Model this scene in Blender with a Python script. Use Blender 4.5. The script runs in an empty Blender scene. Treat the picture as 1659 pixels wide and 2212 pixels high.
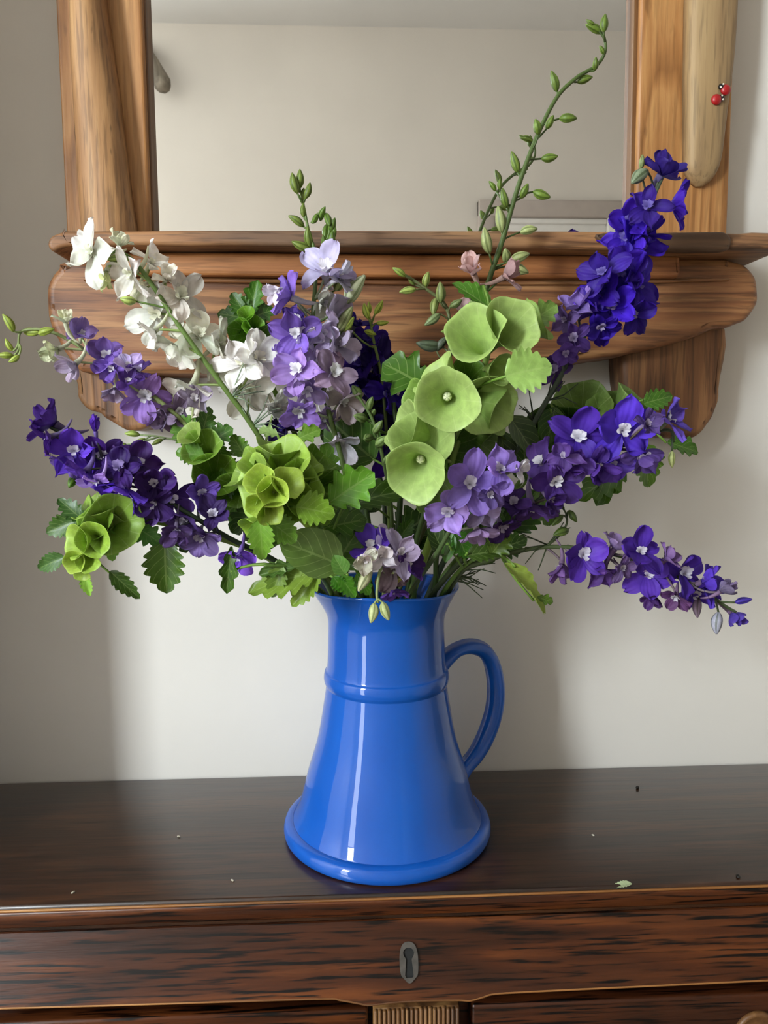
import bpy, bmesh, math, random
from mathutils import Vector, Matrix, Euler, noise

# ------------------------------------------------------------------ camera
scene = bpy.context.scene
COL = scene.collection
R = math.radians
DESK = 1.0                                   # height of the bureau top
FPX, CXP, CYP = 1661.0, 829.5, 1106.0        # focal length and centre in photo pixels
CAM = Vector((-0.024, -0.676, DESK + 0.311))
ROT = (Matrix.Rotation(R(-2.65), 3, 'Z') @ Matrix.Rotation(R(90 - 6.0), 3, 'X') @ Matrix.Rotation(R(-0.32), 3, 'Z'))
cam_data = bpy.data.cameras.new('camera')
cam_data.sensor_fit = 'VERTICAL'
cam_data.sensor_height = 24.0
cam_data.lens = FPX / 2212.0 * 24.0
cam_data.clip_start = 0.01
cam = bpy.data.objects.new('camera', cam_data)
COL.objects.link(cam)
cam.matrix_world = Matrix.Translation(CAM) @ ROT.to_4x4()
scene.camera = cam

def ray(px, py):
    return ROT @ Vector(((px - CXP) / FPX, -(py - CYP) / FPX, -1.0))
def at(px, py, Y):
    d = ray(px, py)
    return CAM + d * ((Y - CAM.y) / d.y)
def at_z(px, py, Z):
    d = ray(px, py)
    return CAM + d * ((Z - CAM.z) / d.z)
FWD = ROT @ Vector((0, 0, -1))
def pxm(p):                                   # metres per photo pixel at a point
    return (p - CAM).dot(FWD) / FPX

# ------------------------------------------------------------------ world, light, exposure
world = bpy.data.worlds.new('world'); scene.world = world
world.use_nodes = True
world.node_tree.nodes['Background'].inputs[0].default_value = (0.75, 0.86, 1.0, 1)
world.node_tree.nodes['Background'].inputs[1].default_value = 1.0
scene.view_settings.view_transform = 'Standard'
scene.view_settings.look = 'None'
scene.view_settings.gamma = 1.0
scene.view_settings.exposure = 0.14
scene.view_settings.use_curve_mapping = False
scene.cycles.max_bounces = 7; scene.cycles.diffuse_bounces = 4; scene.cycles.glossy_bounces = 3; scene.cycles.transmission_bounces = 3

ROOM_L, ROOM_R, ROOM_F, CEIL = -2.60, 1.55, -1.90, 2.57
WIN = (-2.12, -1.61, 0.25, 2.48)              # x0, x1, z0, z1 of the tall window in the wall behind the camera
ZM = 1.55                                     # its transom: sky above, the darker garden below
for nm, z0, z1, energy, colr in (('window_sky_light', ZM, WIN[3], 88.0, (0.835, 0.935, 1.0)), ('window_garden_light', WIN[2], ZM, 17.0, (0.92, 0.98, 0.95))):
    ld = bpy.data.lights.new(nm, 'AREA')
    ld.shape = 'RECTANGLE'; ld.size = WIN[1] - WIN[0] - 0.06; ld.size_y = z1 - z0 - 0.04
    ld.energy = energy; ld.color = colr
    lo = bpy.data.objects.new(nm, ld); COL.objects.link(lo)
    lo.location = ((WIN[0] + WIN[1]) / 2, ROOM_F - 0.05, (z0 + z1) / 2)
    lo.rotation_euler = (R(90), 0, R(-8))

# ------------------------------------------------------------------ helpers
rnd = random.Random(11)
WM = {}
def srgb(h):
    h = h.lstrip('#')
    v = [int(h[i:i + 2], 16) / 255 for i in (0, 2, 4)]
    return tuple((c / 12.92 if c <= 0.04045 else ((c + 0.055) / 1.055) ** 2.4) for c in v) + (1.0,)
def link(o, parent=None, W=None):
    COL.objects.link(o)
    W = W if W is not None else Matrix.Identity(4)
    WM[o.name] = W
    if parent is not None:
        o.parent = parent
        o.matrix_basis = WM[parent.name].inverted() @ W
    else:
        o.matrix_basis = W
    return o
def mesh(name, verts, faces, uvs=None, smooth=True):
    m = bpy.data.meshes.new(name)
    m.from_pydata([tuple(v) for v in verts], [], faces)
    if uvs is not None:
        lay = m.uv_layers.new(name='UVMap')
        for l in m.loops:
            lay.data[l.index].uv = uvs[l.vertex_index]
    m.polygons.foreach_set('use_smooth', [smooth] * len(m.polygons))
    m.update()
    return m
def obj(name, me, mat=None, parent=None, W=None, color=None):
    o = bpy.data.objects.new(name, me)
    if mat is not None and len(me.materials) == 0:
        me.materials.append(mat)
    if color is not None:
        o.color = color
    return link(o, parent, W)
def thing(name, loc, label, cat, group=None):
    o = bpy.data.objects.new(name, None)
    o.empty_display_size = 0.02
    link(o, None, Matrix.Translation(loc))
    return tag(o, label, cat, group)
def tag(o, label, cat, group=None):
    o['label'] = label; o['category'] = cat
    if group: o['group'] = group
    return o
def structure(o):
    o['kind'] = 'structure'
    return o
def shifted(verts, origin):
    return [Vector(v) - origin for v in verts]
def box_mesh(name, lo_, hi_, bevel=0.0, seg=2):
    bm = bmesh.new()
    bmesh.ops.create_cube(bm, size=1.0)
    for v in bm.verts:
        v.co = Vector([lo_[i] + (v.co[i] + 0.5) * (hi_[i] - lo_[i]) for i in range(3)])
    if bevel:
        bmesh.ops.bevel(bm, geom=bm.edges[:], offset=bevel, segments=seg, profile=0.5, affect='EDGES')
    m = bpy.data.meshes.new(name); bm.to_mesh(m); bm.free()
    m.polygons.foreach_set('use_smooth', [bool(bevel)] * len(m.polygons))
    return m
def catmull(pts, n=6, closed=False):
    out = []
    N = len(pts)
    rng = range(N) if closed else range(N - 1)
    for i in rng:
        if closed:
            p0, p1, p2, p3 = pts[(i - 1) % N], pts[i], pts[(i + 1) % N], pts[(i + 2) % N]
        else:
            p1, p2 = pts[i], pts[i + 1]
            p0 = pts[i - 1] if i > 0 else p1 + (p1 - p2)
            p3 = pts[i + 2] if i + 2 < N else p2 + (p2 - p1)
        for k in range(n):
            t = k / n
            out.append(0.5 * ((2 * p1) + (p2 - p0) * t + (2 * p0 - 5 * p1 + 4 * p2 - p3) * t * t + (3 * p1 - p0 - 3 * p2 + p3) * t ** 3))
    if not closed: out.append(pts[-1].copy())
    return out
def tube_data(pts, r0, r1, sides=6, cap=True):
    verts, faces, uvs = [], [], []
    n = len(pts)
    up = Vector((0.13, 0.97, 0.2)).normalized()
    for i, p in enumerate(pts):
        t = (pts[min(i + 1, n - 1)] - pts[max(i - 1, 0)])
        t = t.normalized() if t.length > 1e-9 else Vector((0, 0, 1))
        a = t.cross(up)
        if a.length < 1e-4: a = t.cross(Vector((1, 0, 0)))
        a.normalize(); b = t.cross(a)
        f = i / max(1, n - 1)
        r = r0 + (r1 - r0) * f if not callable(r0) else r0(f)
        for k in range(sides):
            th = 2 * math.pi * k / sides
            verts.append(p + (a * math.cos(th) + b * math.sin(th)) * r)
            uvs.append((k / sides, f))
    for i in range(n - 1):
        for k in range(sides):
            k2 = (k + 1) % sides
            faces.append((i * sides + k, i * sides + k2, (i + 1) * sides + k2, (i + 1) * sides + k))
    if cap:
        faces.append(tuple(range(sides - 1, -1, -1)))
        faces.append(tuple((n - 1) * sides + k for k in range(sides)))
    return verts, faces, uvs
def lathe_data(prof, sides=16, cap0=True, cap1=True):
    """prof: (r, z) pairs; closed rings round the z axis."""
    verts, faces, uvs = [], [], []
    n = len(prof)
    for i, (r, z) in enumerate(prof):
        for k in range(sides):
            th = 2 * math.pi * k / sides
            verts.append(Vector((r * math.cos(th), r * math.sin(th), z)))
            uvs.append((k / sides, i / (n - 1)))
    for i in range(n - 1):
        for k in range(sides):
            k2 = (k + 1) % sides
            faces.append((i * sides + k, i * sides + k2, (i + 1) * sides + k2, (i + 1) * sides + k))
    if cap0: faces.append(tuple(range(sides - 1, -1, -1)))
    if cap1: faces.append(tuple((n - 1) * sides + k for k in range(sides)))
    return verts, faces, uvs

# ------------------------------------------------------------------ materials
def new_mat(name):
    m = bpy.data.materials.new(name); m.use_nodes = True
    nt = m.node_tree
    return m, nt, nt.nodes, nt.links, nt.nodes['Principled BSDF']
def ramp(nodes, stops):
    r = nodes.new('ShaderNodeValToRGB')
    el = r.color_ramp.elements
    while len(el) < len(stops): el.new(0.5)
    for e, (p, c) in zip(el, stops):
        e.position = p; e.color = c
    return r
def mixrgb(nodes, links, mode, a, b, fac):
    n = nodes.new('ShaderNodeMix'); n.data_type = 'RGBA'; n.blend_type = mode
    for s, v in ((n.inputs[6], a), (n.inputs[7], b), (n.inputs[0], fac)):
        if hasattr(v, 'links') or isinstance(v, bpy.types.NodeSocket): links.new(v, s)
        else: s.default_value = v
    return n.outputs[2]
def math_node(nodes, links, op, a, b=None, clamp=False):
    n = nodes.new('ShaderNodeMath'); n.operation = op; n.use_clamp = clamp
    for i, v in enumerate((a, b)):
        if v is None: continue
        if isinstance(v, bpy.types.NodeSocket): links.new(v, n.inputs[i])
        else: n.inputs[i].default_value = v
    return n.outputs[0]

def wall_mat(name, col, rough=0.9, bump=0.06, var=0.04):
    m, nt, N, L, p = new_mat(name)
    tc = N.new('ShaderNodeTexCoord')
    n1 = N.new('ShaderNodeTexNoise'); n1.inputs['Scale'].default_value = 3.0; n1.inputs['Detail'].default_value = 3
    L.new(tc.outputs['Object'], n1.inputs['Vector'])
    dk = tuple(c * (1 - var * 2) for c in col[:3]) + (1,)
    r = ramp(N, [(0.3, dk), (0.7, col)])
    L.new(n1.outputs['Fac'], r.inputs[0]); L.new(r.outputs[0], p.inputs['Base Color'])
    p.inputs['Roughness'].default_value = rough
    n2 = N.new('ShaderNodeTexNoise'); n2.inputs['Scale'].default_value = 60.0; n2.inputs['Detail'].default_value = 4
    L.new(tc.outputs['Object'], n2.inputs['Vector'])
    b = N.new('ShaderNodeBump'); b.inputs['Strength'].default_value = bump; b.inputs['Distance'].default_value = 0.004
    L.new(n2.outputs['Fac'], b.inputs['Height']); L.new(b.outputs[0], p.inputs['Normal'])
    return m

def wood_mat(name, dark, mid, light, axis='X', ring=26.0, streak=90.0, rough=0.55, bump=0.25, stain=None, stain_amt=0.0,
             coat=0.0, spec=0.5, seed=0.0, pores=0.0, ring_mix=0.4, knots=0.0):
    """Grain runs along the axis; rings and streaks run across it."""
    m, nt, N, L, p = new_mat(name)
    tc = N.new('ShaderNodeTexCoord')
    def coords(along, across, off):
        mp = N.new('ShaderNodeMapping')
        s = [across] * 3; s['XYZ'.index(axis)] = along
        mp.inputs['Scale'].default_value = s
        mp.inputs['Location'].default_value = (seed + off, seed * 1.7 + off, seed * 0.6 - off)
        L.new(tc.outputs['Object'], mp.inputs['Vector'])
        return mp.outputs[0]
    # long wavy growth rings: a distance field warped by low frequency noise
    nz = N.new('ShaderNodeTexNoise'); nz.inputs['Scale'].default_value = 1.0; nz.inputs['Detail'].default_value = 2.0
    L.new(coords(1.1, 15.0, 0.3), nz.inputs['Vector'])
    sc = math_node(N, L, 'MULTIPLY', nz.outputs['Fac'], ring)
    fr = math_node(N, L, 'FRACT', sc)
    rr = ramp(N, [(0.0, (.28, .28, .28, 1)), (0.35, (0.62, 0.62, 0.62, 1)), (0.8, (.8, .8, .8, 1)), (1.0, (.28, .28, .28, 1))])
    L.new(fr, rr.inputs[0])
    st = N.new('ShaderNodeTexNoise'); st.inputs['Scale'].default_value = 1.0; st.inputs['Detail'].default_value = 6.0
    st.inputs['Roughness'].default_value = 0.65
    L.new(coords(streak * 0.06, streak, 2.1), st.inputs['Vector'])
    g = mixrgb(N, L, 'MIX', st.outputs['Fac'], rr.outputs[0], ring_mix)
    cr = ramp(N, [(0.30, dark), (0.53, mid), (0.74, light)])
    L.new(g, cr.inputs[0])
    col = cr.outputs[0]
    bn = N.new('ShaderNodeTexNoise'); bn.inputs['Scale'].default_value = 1.0; bn.inputs['Detail'].default_value = 3.0
    L.new(coords(5.0, 16.0, 5.2), bn.inputs['Vector'])
    if stain is not None:
        sr = ramp(N, [(0.50, (0, 0, 0, 1)), (0.66, (1, 1, 1, 1))])
        L.new(bn.outputs['Fac'], sr.inputs[0])
        sm = math_node(N, L, 'MULTIPLY', sr.outputs[0], stain_amt)
        col = mixrgb(N, L, 'MIX', col, stain, sm)
    if pores:
        pn = N.new('ShaderNodeTexNoise'); pn.inputs['Scale'].default_value = 1.0; pn.inputs['Detail'].default_value = 3.0
        L.new(coords(22.0, 420.0, 9.0), pn.inputs['Vector'])
        pr = ramp(N, [(0.38, (1, 1, 1, 1)), (0.49, (0, 0, 0, 1))])
        L.new(pn.outputs['Fac'], pr.inputs[0])
        pf = math_node(N, L, 'MULTIPLY', pr.outputs[0], pores)
        col = mixrgb(N, L, 'MIX', col, tuple(c * 0.25 for c in dark[:3]) + (1,), pf)
    if knots:
        kn = N.new('ShaderNodeTexNoise'); kn.inputs['Scale'].default_value = 1.0; kn.inputs['Detail'].default_value = 2.5
        L.new(coords(26.0, 90.0, 3.3), kn.inputs['Vector'])
        kr = ramp(N, [(0.66, (0, 0, 0, 1)), (0.72, (1, 1, 1, 1))])
        L.new(kn.outputs['Fac'], kr.inputs[0])
        kf = math_node(N, L, 'MULTIPLY', kr.outputs[0], knots)
        col = mixrgb(N, L, 'MIX', col, tuple(c * 0.35 for c in dark[:3]) + (1,), kf)
    L.new(col, p.inputs['Base Color'])
    p.inputs['Roughness'].default_value = rough
    p.inputs['Specular IOR Level'].default_value = spec
    p.inputs['Coat Weight'].default_value = coat
    p.inputs['Coat Roughness'].default_value = 0.2
    b = N.new('ShaderNodeBump'); b.inputs['Strength'].default_value = bump; b.inputs['Distance'].default_value = 0.002
    L.new(g, b.inputs['Height']); L.new(b.outputs[0], p.inputs['Normal'])
    return m

def plain_mat(name, col, rough=0.5, metal=0.0, coat=0.0, var=0.1, scale=40.0):
    m, nt, N, L, p = new_mat(name)
    tc = N.new('ShaderNodeTexCoord')
    n1 = N.new('ShaderNodeTexNoise'); n1.inputs['Scale'].default_value = scale; n1.inputs['Detail'].default_value = 3
    L.new(tc.outputs['Object'], n1.inputs['Vector'])
    r = ramp(N, [(0.3, tuple(c * (1 - var) for c in col[:3]) + (1,)), (0.7, tuple(min(1, c * (1 + var)) for c in col[:3]) + (1,))])
    L.new(n1.outputs['Fac'], r.inputs[0]); L.new(r.outputs[0], p.inputs['Base Color'])
    p.inputs['Roughness'].default_value = rough; p.inputs['Metallic'].default_value = metal
    p.inputs['Coat Weight'].default_value = coat; p.inputs['Coat Roughness'].default_value = 0.05
    return m

M = {}
M['wall'] = wall_mat('cream_plaster', (0.745, 0.695, 0.632, 1))
M['ceiling'] = wall_mat('white_ceiling', (0.80, 0.79, 0.77, 1))
M['floor'] = wood_mat('floor_boards', srgb('#3a2a1c'), srgb('#5a4430'), srgb('#745a40'), 'X', 10, 40, 0.6, 0.1)
M['white_paint'] = plain_mat('white_gloss_paint', (0.78, 0.76, 0.73, 1), 0.4, var=0.02)
M['casing'] = plain_mat('taupe_casing', (0.46, 0.40, 0.36, 1), 0.5, var=0.03)  # for the left and top casing; the right one is white
M['pine'] = wood_mat('waxed_pine', srgb('#75491f'), srgb('#a5713f'), srgb('#c4935a'), 'Z', 13, 150, 0.5, 0.2, seed=1.3, knots=0.35, pores=0.2)
M['pine_in'] = wood_mat('pine_inner_strip', srgb('#4a3018'), srgb('#6b4726'), srgb('#83603a'), 'Z', 10, 160, 0.5, 0.15, seed=4.0)
M['drift'] = wood_mat('weathered_driftwood', srgb('#6e4a2a'), srgb('#a87c50'), srgb('#c79d6c'), 'Z', 7, 70, 0.6, 0.45, stain=srgb('#8a5c33'), stain_amt=0.6, seed=2.2, knots=0.9, ring_mix=0.25, pores=0.38)
M['drift_pale'] = wood_mat('pale_smooth_driftwood', srgb('#7a6040'), srgb('#9c7f57'), srgb('#b2966c'), 'Z', 5, 60, 0.6, 0.2, stain=srgb('#87694a'), stain_amt=0.5, seed=6.1, ring_mix=0.3, pores=0.3, knots=0.3)
M['beam'] = wood_mat('brown_pine_beam', srgb('#54301a'), srgb('#8e5d38'), srgb('#b98757'), 'X', 12, 130, 0.5, 0.3, stain=srgb('#7a4526'), stain_amt=0.6, seed=3.3, knots=0.3, pores=0.4, ring_mix=0.45)
M['shelf'] = wood_mat('weathered_shelf_wood', srgb('#4e3018'), srgb('#95663f'), srgb('#bd8d5c'), 'X', 8, 90, 0.55, 0.4, stain=srgb('#5f4a3a'), stain_amt=0.75, seed=5.5, knots=0.6, ring_mix=0.35, pores=0.5)
M['shelf_dark'] = wood_mat('dark_shelf_wood', srgb('#22160c'), srgb('#4a3320'), srgb('#6b4c30'), 'X', 8, 90, 0.55, 0.4, seed=7.7, ring_mix=0.35)  # stained shelf edge; below the shelf it paints the shade of the gap
M['strip'] = wood_mat('orange_pine_strip', srgb('#7a4520'), srgb('#a5693a'), srgb('#bf8450'), 'X', 7, 140, 0.5, 0.2, seed=8.1, pores=0.3)
M['bracket'] = wood_mat('rough_bracket_wood', srgb('#4a2c15'), srgb('#7d5230'), srgb('#a5774a'), 'Z', 9, 70, 0.6, 0.5, stain=srgb('#2c1a0d'), stain_amt=0.6, seed=9.4, knots=0.5, pores=0.4)
M['oak'] = wood_mat('dark_stained_oak_front', srgb('#1a0a04'), srgb('#44200c'), srgb('#703c18'), 'X', 9, 60, 0.33, 0.5, stain=srgb('#2c160c'), stain_amt=0.5, seed=1.9, pores=1.0, ring_mix=0.3, spec=0.32)
M['oak_top'] = wood_mat('polished_dark_oak_top', srgb('#160a05'), srgb('#2e180b'), srgb('#4e2d14'), 'X', 8, 60, 0.30, 0.12, seed=3.9, pores=0.6, ring_mix=0.25, coat=0.5)
M['oak_edge'] = wood_mat('worn_oak_edge', srgb('#4a2a12'), srgb('#8a5a2c'), srgb('#b9874e'), 'X', 9, 60, 0.5, 0.3, seed=5.9)
M['reed'] = wood_mat('reeded_pilaster_oak', srgb('#2c190c'), srgb('#6b4726'), srgb('#9c7444'), 'Z', 8, 90, 0.5, 0.3, seed=0.7)
M['iron'] = plain_mat('dull_grey_metal', (0.085, 0.075, 0.065, 1), 0.5, 0.5, var=0.2, scale=200)
M['stub'] = wood_mat('grey_weathered_stub', srgb('#5f564a'), srgb('#7d7364'), srgb('#958a79'), 'Z', 6, 60, 0.7, 0.3)
M['void'] = plain_mat('keyhole_black', (0.004, 0.004, 0.004, 1), 0.8)
M['red'] = plain_mat('red_enamel', srgb('#a01418'), 0.35, var=0.1)
M['black'] = plain_mat('black_enamel', (0.006, 0.006, 0.006, 1), 0.25)
M['ivory'] = plain_mat('ivory_paint', srgb('#e8e0d0'), 0.5)
m, nt, N, L, p = new_mat('silvered_mirror')
p.inputs['Metallic'].default_value = 1.0; p.inputs['Roughness'].default_value = 0.015
_tc = N.new('ShaderNodeTexCoord'); _n = N.new('ShaderNodeTexNoise'); _n.inputs['Scale'].default_value = 3.0
L.new(_tc.outputs['Object'], _n.inputs['Vector'])
_r = ramp(N, [(0.3, (0.90, 0.89, 0.87, 1)), (0.7, (0.94, 0.93, 0.91, 1))]); L.new(_n.outputs['Fac'], _r.inputs[0])
L.new(_r.outputs[0], p.inputs['Base Color'])
M['mirror'] = m
# glazed jug
m, nt, N, L, p = new_mat('cobalt_blue_glaze')
_tc = N.new('ShaderNodeTexCoord')
_mp = N.new('ShaderNodeMapping'); _mp.inputs['Scale'].default_value = (30, 30, 8); L.new(_tc.outputs['Object'], _mp.inputs['Vector'])
_n = N.new('ShaderNodeTexNoise'); _n.inputs['Scale'].default_value = 1.0; _n.inputs['Detail'].default_value = 4; L.new(_mp.outputs[0], _n.inputs['Vector'])
_r = ramp(N, [(0.25, (0.003, 0.068, 0.36, 1)), (0.75, (0.005, 0.092, 0.44, 1))]); L.new(_n.outputs['Fac'], _r.inputs[0])
L.new(_r.outputs[0], p.inputs['Base Color'])
p.inputs['Roughness'].default_value = 0.5; p.inputs['Specular IOR Level'].default_value = 0.1; p.inputs['Coat Weight'].default_value = 0.8; p.inputs['Coat Roughness'].default_value = 0.02
_n2 = N.new('ShaderNodeTexNoise'); _n2.inputs['Scale'].default_value = 45; _n2.inputs['Detail'].default_value = 3; L.new(_tc.outputs['Object'], _n2.inputs['Vector'])
_b = N.new('ShaderNodeBump'); _b.inputs['Strength'].default_value = 0.05; _b.inputs['Distance'].default_value = 0.002
L.new(_n2.outputs['Fac'], _b.inputs['Height']); L.new(_b.outputs[0], p.inputs['Normal']); L.new(_b.outputs[0], p.inputs['Coat Normal'])
M['glaze'] = m

# ------------------------------------------------------------------ the room
def wall_box(name, lo_, hi_, mat):
    o = obj(name, box_mesh(name, lo_, hi_), mat)
    return structure(o)
T = 0.10
wall_box('wall_back', (ROOM_L - T, 0, 0), (ROOM_R + T, T, CEIL), M['wall'])
wall_box('floor', (ROOM_L - T, ROOM_F - T, -T), (ROOM_R + T, T, 0), M['floor'])
wall_box('ceiling', (ROOM_L - T, ROOM_F - T, CEIL), (ROOM_R + T, T, CEIL + T), M['ceiling'])
wall_box('wall_right', (ROOM_R, ROOM_F, 0), (ROOM_R + T, 0, CEIL), M['wall'])
wall_box('wall_left', (ROOM_L - T, ROOM_F, 0), (ROOM_L, 0, CEIL), M['wall'])
wall_box('wall_shadow_pier', (ROOM_L, -0.17, 0), (-0.362, 0, CEIL), M['wall'])  # unseen pier, added and sized to shadow the left strip of wall
def holed_wall():
    x0, x1, z0, z1 = WIN
    bm = bmesh.new()
    for a, b in (((ROOM_L - T, 0), (x0, CEIL)), ((x1, 0), (ROOM_R + T, CEIL)), ((x0, 0), (x1, z0)), ((x0, z1), (x1, CEIL))):
        r = bmesh.ops.create_cube(bm, size=1.0)
        for v in r['verts']:
            v.co = Vector((a[0] + (v.co.x + .5) * (b[0] - a[0]), ROOM_F - T + (v.co.y + .5) * T, a[1] + (v.co.z + .5) * (b[1] - a[1])))
    m = bpy.data.meshes.new('wall_front'); bm.to_mesh(m); bm.free()
    return structure(obj('wall_front', m, M['wall']))
holed_wall()
# window: sill, frame and mullion
yw = ROOM_F
wf = structure(obj('window_1', box_mesh('window_1', (WIN[0], yw - T, WIN[2] - 0.02), (WIN[1], yw + 0.04, WIN[2]), 0.004), M['white_paint']))
xm = (WIN[0] + WIN[1]) / 2
for nm, lo_, hi_ in (('window_frame', (WIN[0], WIN[2]), (WIN[0] + 0.03, WIN[3])), ('window_frame', (WIN[1] - 0.03, WIN[2]), (WIN[1], WIN[3])),
                     ('window_frame', (WIN[0], WIN[3] - 0.03), (WIN[1], WIN[3])), ('window_frame', (WIN[0], WIN[2]), (WIN[1], WIN[2] + 0.03)),
                     ('mullion', (xm - 0.01, WIN[2]), (xm + 0.01, WIN[3])), ('transom', (WIN[0], ZM - 0.015), (WIN[1], ZM + 0.015))):
    obj(nm, box_mesh(nm, (lo_[0], yw - 0.09, lo_[1]), (hi_[0], yw - 0.06, hi_[1])), M['white_paint'], wf)
# door in the wall opposite, seen in the mirror
def mirrored(px, py, Y=ROOM_F, YM=-0.012):
    d = ray(px, py)
    a = CAM + d * ((YM - CAM.y) / d.y)
    d2 = Vector((d.x, -d.y, d.z))
    return a + d2 * ((Y - a.y) / d2.y)
dl = mirrored(1030, 470); dr = mirrored(1343, 470); dt = mirrored(1180, 437).z
x0, x1 = min(dl.x, dr.x), max(dl.x, dr.x)
cw = 0.055
dm = structure(obj('door_1', box_mesh('door_1', (x0 + cw, ROOM_F - 0.02, 0.01), (x1 - cw, ROOM_F + 0.015, dt - cw), 0.003), M['white_paint']))
obj('casing', box_mesh('casing', (x0, ROOM_F, 0), (x0 + cw, ROOM_F + 0.03, dt), 0.006), M['casing'], dm)
obj('casing', box_mesh('casing', (x1 - cw, ROOM_F, 0), (x1, ROOM_F + 0.03, dt), 0.006), M['white_paint'], dm)
obj('casing', box_mesh('casing', (x0, ROOM_F, dt - cw), (x1, ROOM_F + 0.032, dt), 0.006), M['casing'], dm)
obj('casing_bead', box_mesh('casing_bead', (x0 + cw, ROOM_F, dt - cw - 0.018), (x1 - cw, ROOM_F + 0.022, dt - cw), 0.004), M['white_paint'], dm)
# grey wooden peg on the wall opposite, placed to give the reflection at the mirror's left edge
a = mirrored(308, 105); b = mirrored(352, 178, ROOM_F + 0.06)
pv, pf, pu = tube_data([Vector((a.x, ROOM_F, a.z)), a.lerp(b, 0.5) + Vector((0, 0.03, 0)), b, b + Vector((0, 0.012, -0.012))], 0.022, 0.026, 10)
pg = obj('reflected_stub', mesh('reflected_stub', pv, pf, pu), M['stub'])
tag(pg, 'grey wooden peg reflected at the left edge of the mirror', 'stub')

# ------------------------------------------------------------------ the bureau
YF = -0.187                                   # front plane of the bureau
bx0, bx1 = -0.357, 0.90
bureau = thing('writing_bureau', ((bx0 + bx1) / 2, -0.10, 0), 'dark stained oak bureau under the blue jug with a keyhole in its front', 'bureau')
BO = Vector(((bx0 + bx1) / 2, -0.10, 0)); BW = Matrix.Translation(BO)
def bpart(name, lo_, hi_, mat, bevel=0.002, parent=bureau, seg=2):
    me = box_mesh(name, Vector(lo_) - BO, Vector(hi_) - BO, bevel, seg)
    return obj(name, me, mat, parent, BW)
zs = at(830, 1979, YF).z                       # underside of the top board's edge
zp = at(830, 2160, YF).z                       # lower edge of the frieze
bpart('top_board', (bx0, YF, zs), (bx1, -0.002, DESK), M['oak_top'], 0.0022, seg=3)
bpart('edge_moulding', (bx0, YF - 0.0016, zs + 0.001), (bx1, YF + 0.003, DESK - 0.0035), M['oak'], 0.0014)
bpart('worn_edge', (bx0, YF - 0.0012, DESK - 0.0036), (bx1, YF + 0.0012, DESK - 0.0022), M['oak_edge'], 0.0004)
bpart('groove', (bx0, YF + 0.001, zs - 0.0022), (bx1, -0.01, zs), M['oak_top'], 0.0)
# sloping fall front with its shaped lower edge
SL = R(30)
SN = Vector((0, -math.cos(SL), math.sin(SL))); SP = Vector((0, YF + 0.0005, zs - 0.0022))
SU = Vector((0, math.sin(SL), math.cos(SL)))
def at_slope(px, py):
    d = ray(px, py)
    return CAM + d * ((SP - CAM).dot(SN) / d.dot(SN))
def fall_front():
    low = [(-160, 2186), (0, 2181), (250, 2174), (500, 2166), (700, 2160), (735, 2163), (774, 2170), (800, 2174), (850, 2168), (920, 2164), (990, 2163), (1016, 2164),
           (1045, 2156), (1075, 2149), (1200, 2142), (1430, 2131), (1659, 2120), (1850, 2111)]
    pts = catmull([at_slope(x, y) for x, y in low], 5)
    n = len(pts)
    rows_ = [(p, 0.0) for p in ()]
    verts, faces = [], []
    tops = [Vector((p.x, SP.y, SP.z)) for p in pts]
    for q, off, dn in ((pts, -0.0012, 0.0), (pts, 0.0006, 0.0012), (tops, 0.0006, -0.001), (tops, -0.0004, 0.0), (tops, -0.016, 0.0), (pts, -0.016, 0.0)):
        for p in q: verts.append(p + SN * off + SU * dn)
    rows = 6
    for r in range(rows):
        r2 = (r + 1) % rows
        for i in range(n - 1):
            faces.append((r * n + i, r * n + i + 1, r2 * n + i + 1, r2 * n + i))
    faces.append(tuple(r * n for r in range(rows))); faces.append(tuple(r * n + n - 1 for r in reversed(range(rows))))
    fr = obj('fall_front', mesh('fall_front', shifted(verts, BO), faces, None, False), M['oak'], bureau, BW)
    lv, lf, lu = tube_data([p + SU * 0.0007 for p in pts], 0.0007, 0.0007, 6)
    obj('worn_lip', mesh('worn_lip', shifted(lv, BO), lf, lu), M['oak_edge'], fr, BW)
    return fr
fr = fall_front()
YB = at_slope(830, 2160).y                     # how far the foot of the fall stands forward
# escutcheon: rounded top, pointed foot, with a real keyhole opening backed in black
def plate(name, outline, o0, o1, mat, parent, hole=None):
    """outline: (right, up the slope) pairs round the plate's centre."""
    n = len(outline)
    P = lambda q, o: ec + Vector((q[0], 0, 0)) + SU * q[1] + SN * o
    verts = [P(q, o1) for q in outline] + [P(q, o0) for q in outline]
    faces = [(i, (i + 1) % n, n + (i + 1) % n, n + i) for i in range(n)]
    if hole is None:
        faces.append(tuple(n + i for i in range(n)))
        faces.append(tuple(reversed(range(n))))
    else:
        k = len(verts)
        verts += [P(q, o0) for q in hole] + [P(q, o1) for q in hole]
        for i in range(n):
            j = (i + 1) % n
            faces.append((n + i, n + j, k + j, k + i))
            faces.append((k + i, k + j, k + n + j, k + n + i))
    return obj(name, mesh(name, shifted(verts, BO), faces, None, False), mat, parent, BW)
def angle_ring(fn, n=40):
    return [fn(2 * math.pi * i / n) for i in range(n)]
ec = at_slope(883, 2078); s = pxm(ec); VS = (at_slope(883, 2033) - at_slope(883, 2123)).length / (90 * s)
def out_fn(t):
    x, z = math.sin(t), math.cos(t)
    w, h = 20 * s, 45 * s
    e = 2.6
    r = 1 / ((abs(x) / w) ** e + (abs(z) / h) ** e) ** (1 / e)
    if z < 0:
        r = min(r, 1 / max(1e-6, (abs(x) / (w * 2.1) + abs(z) / (h * 1.08))))
    return (x * r, z * r * VS)
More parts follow.
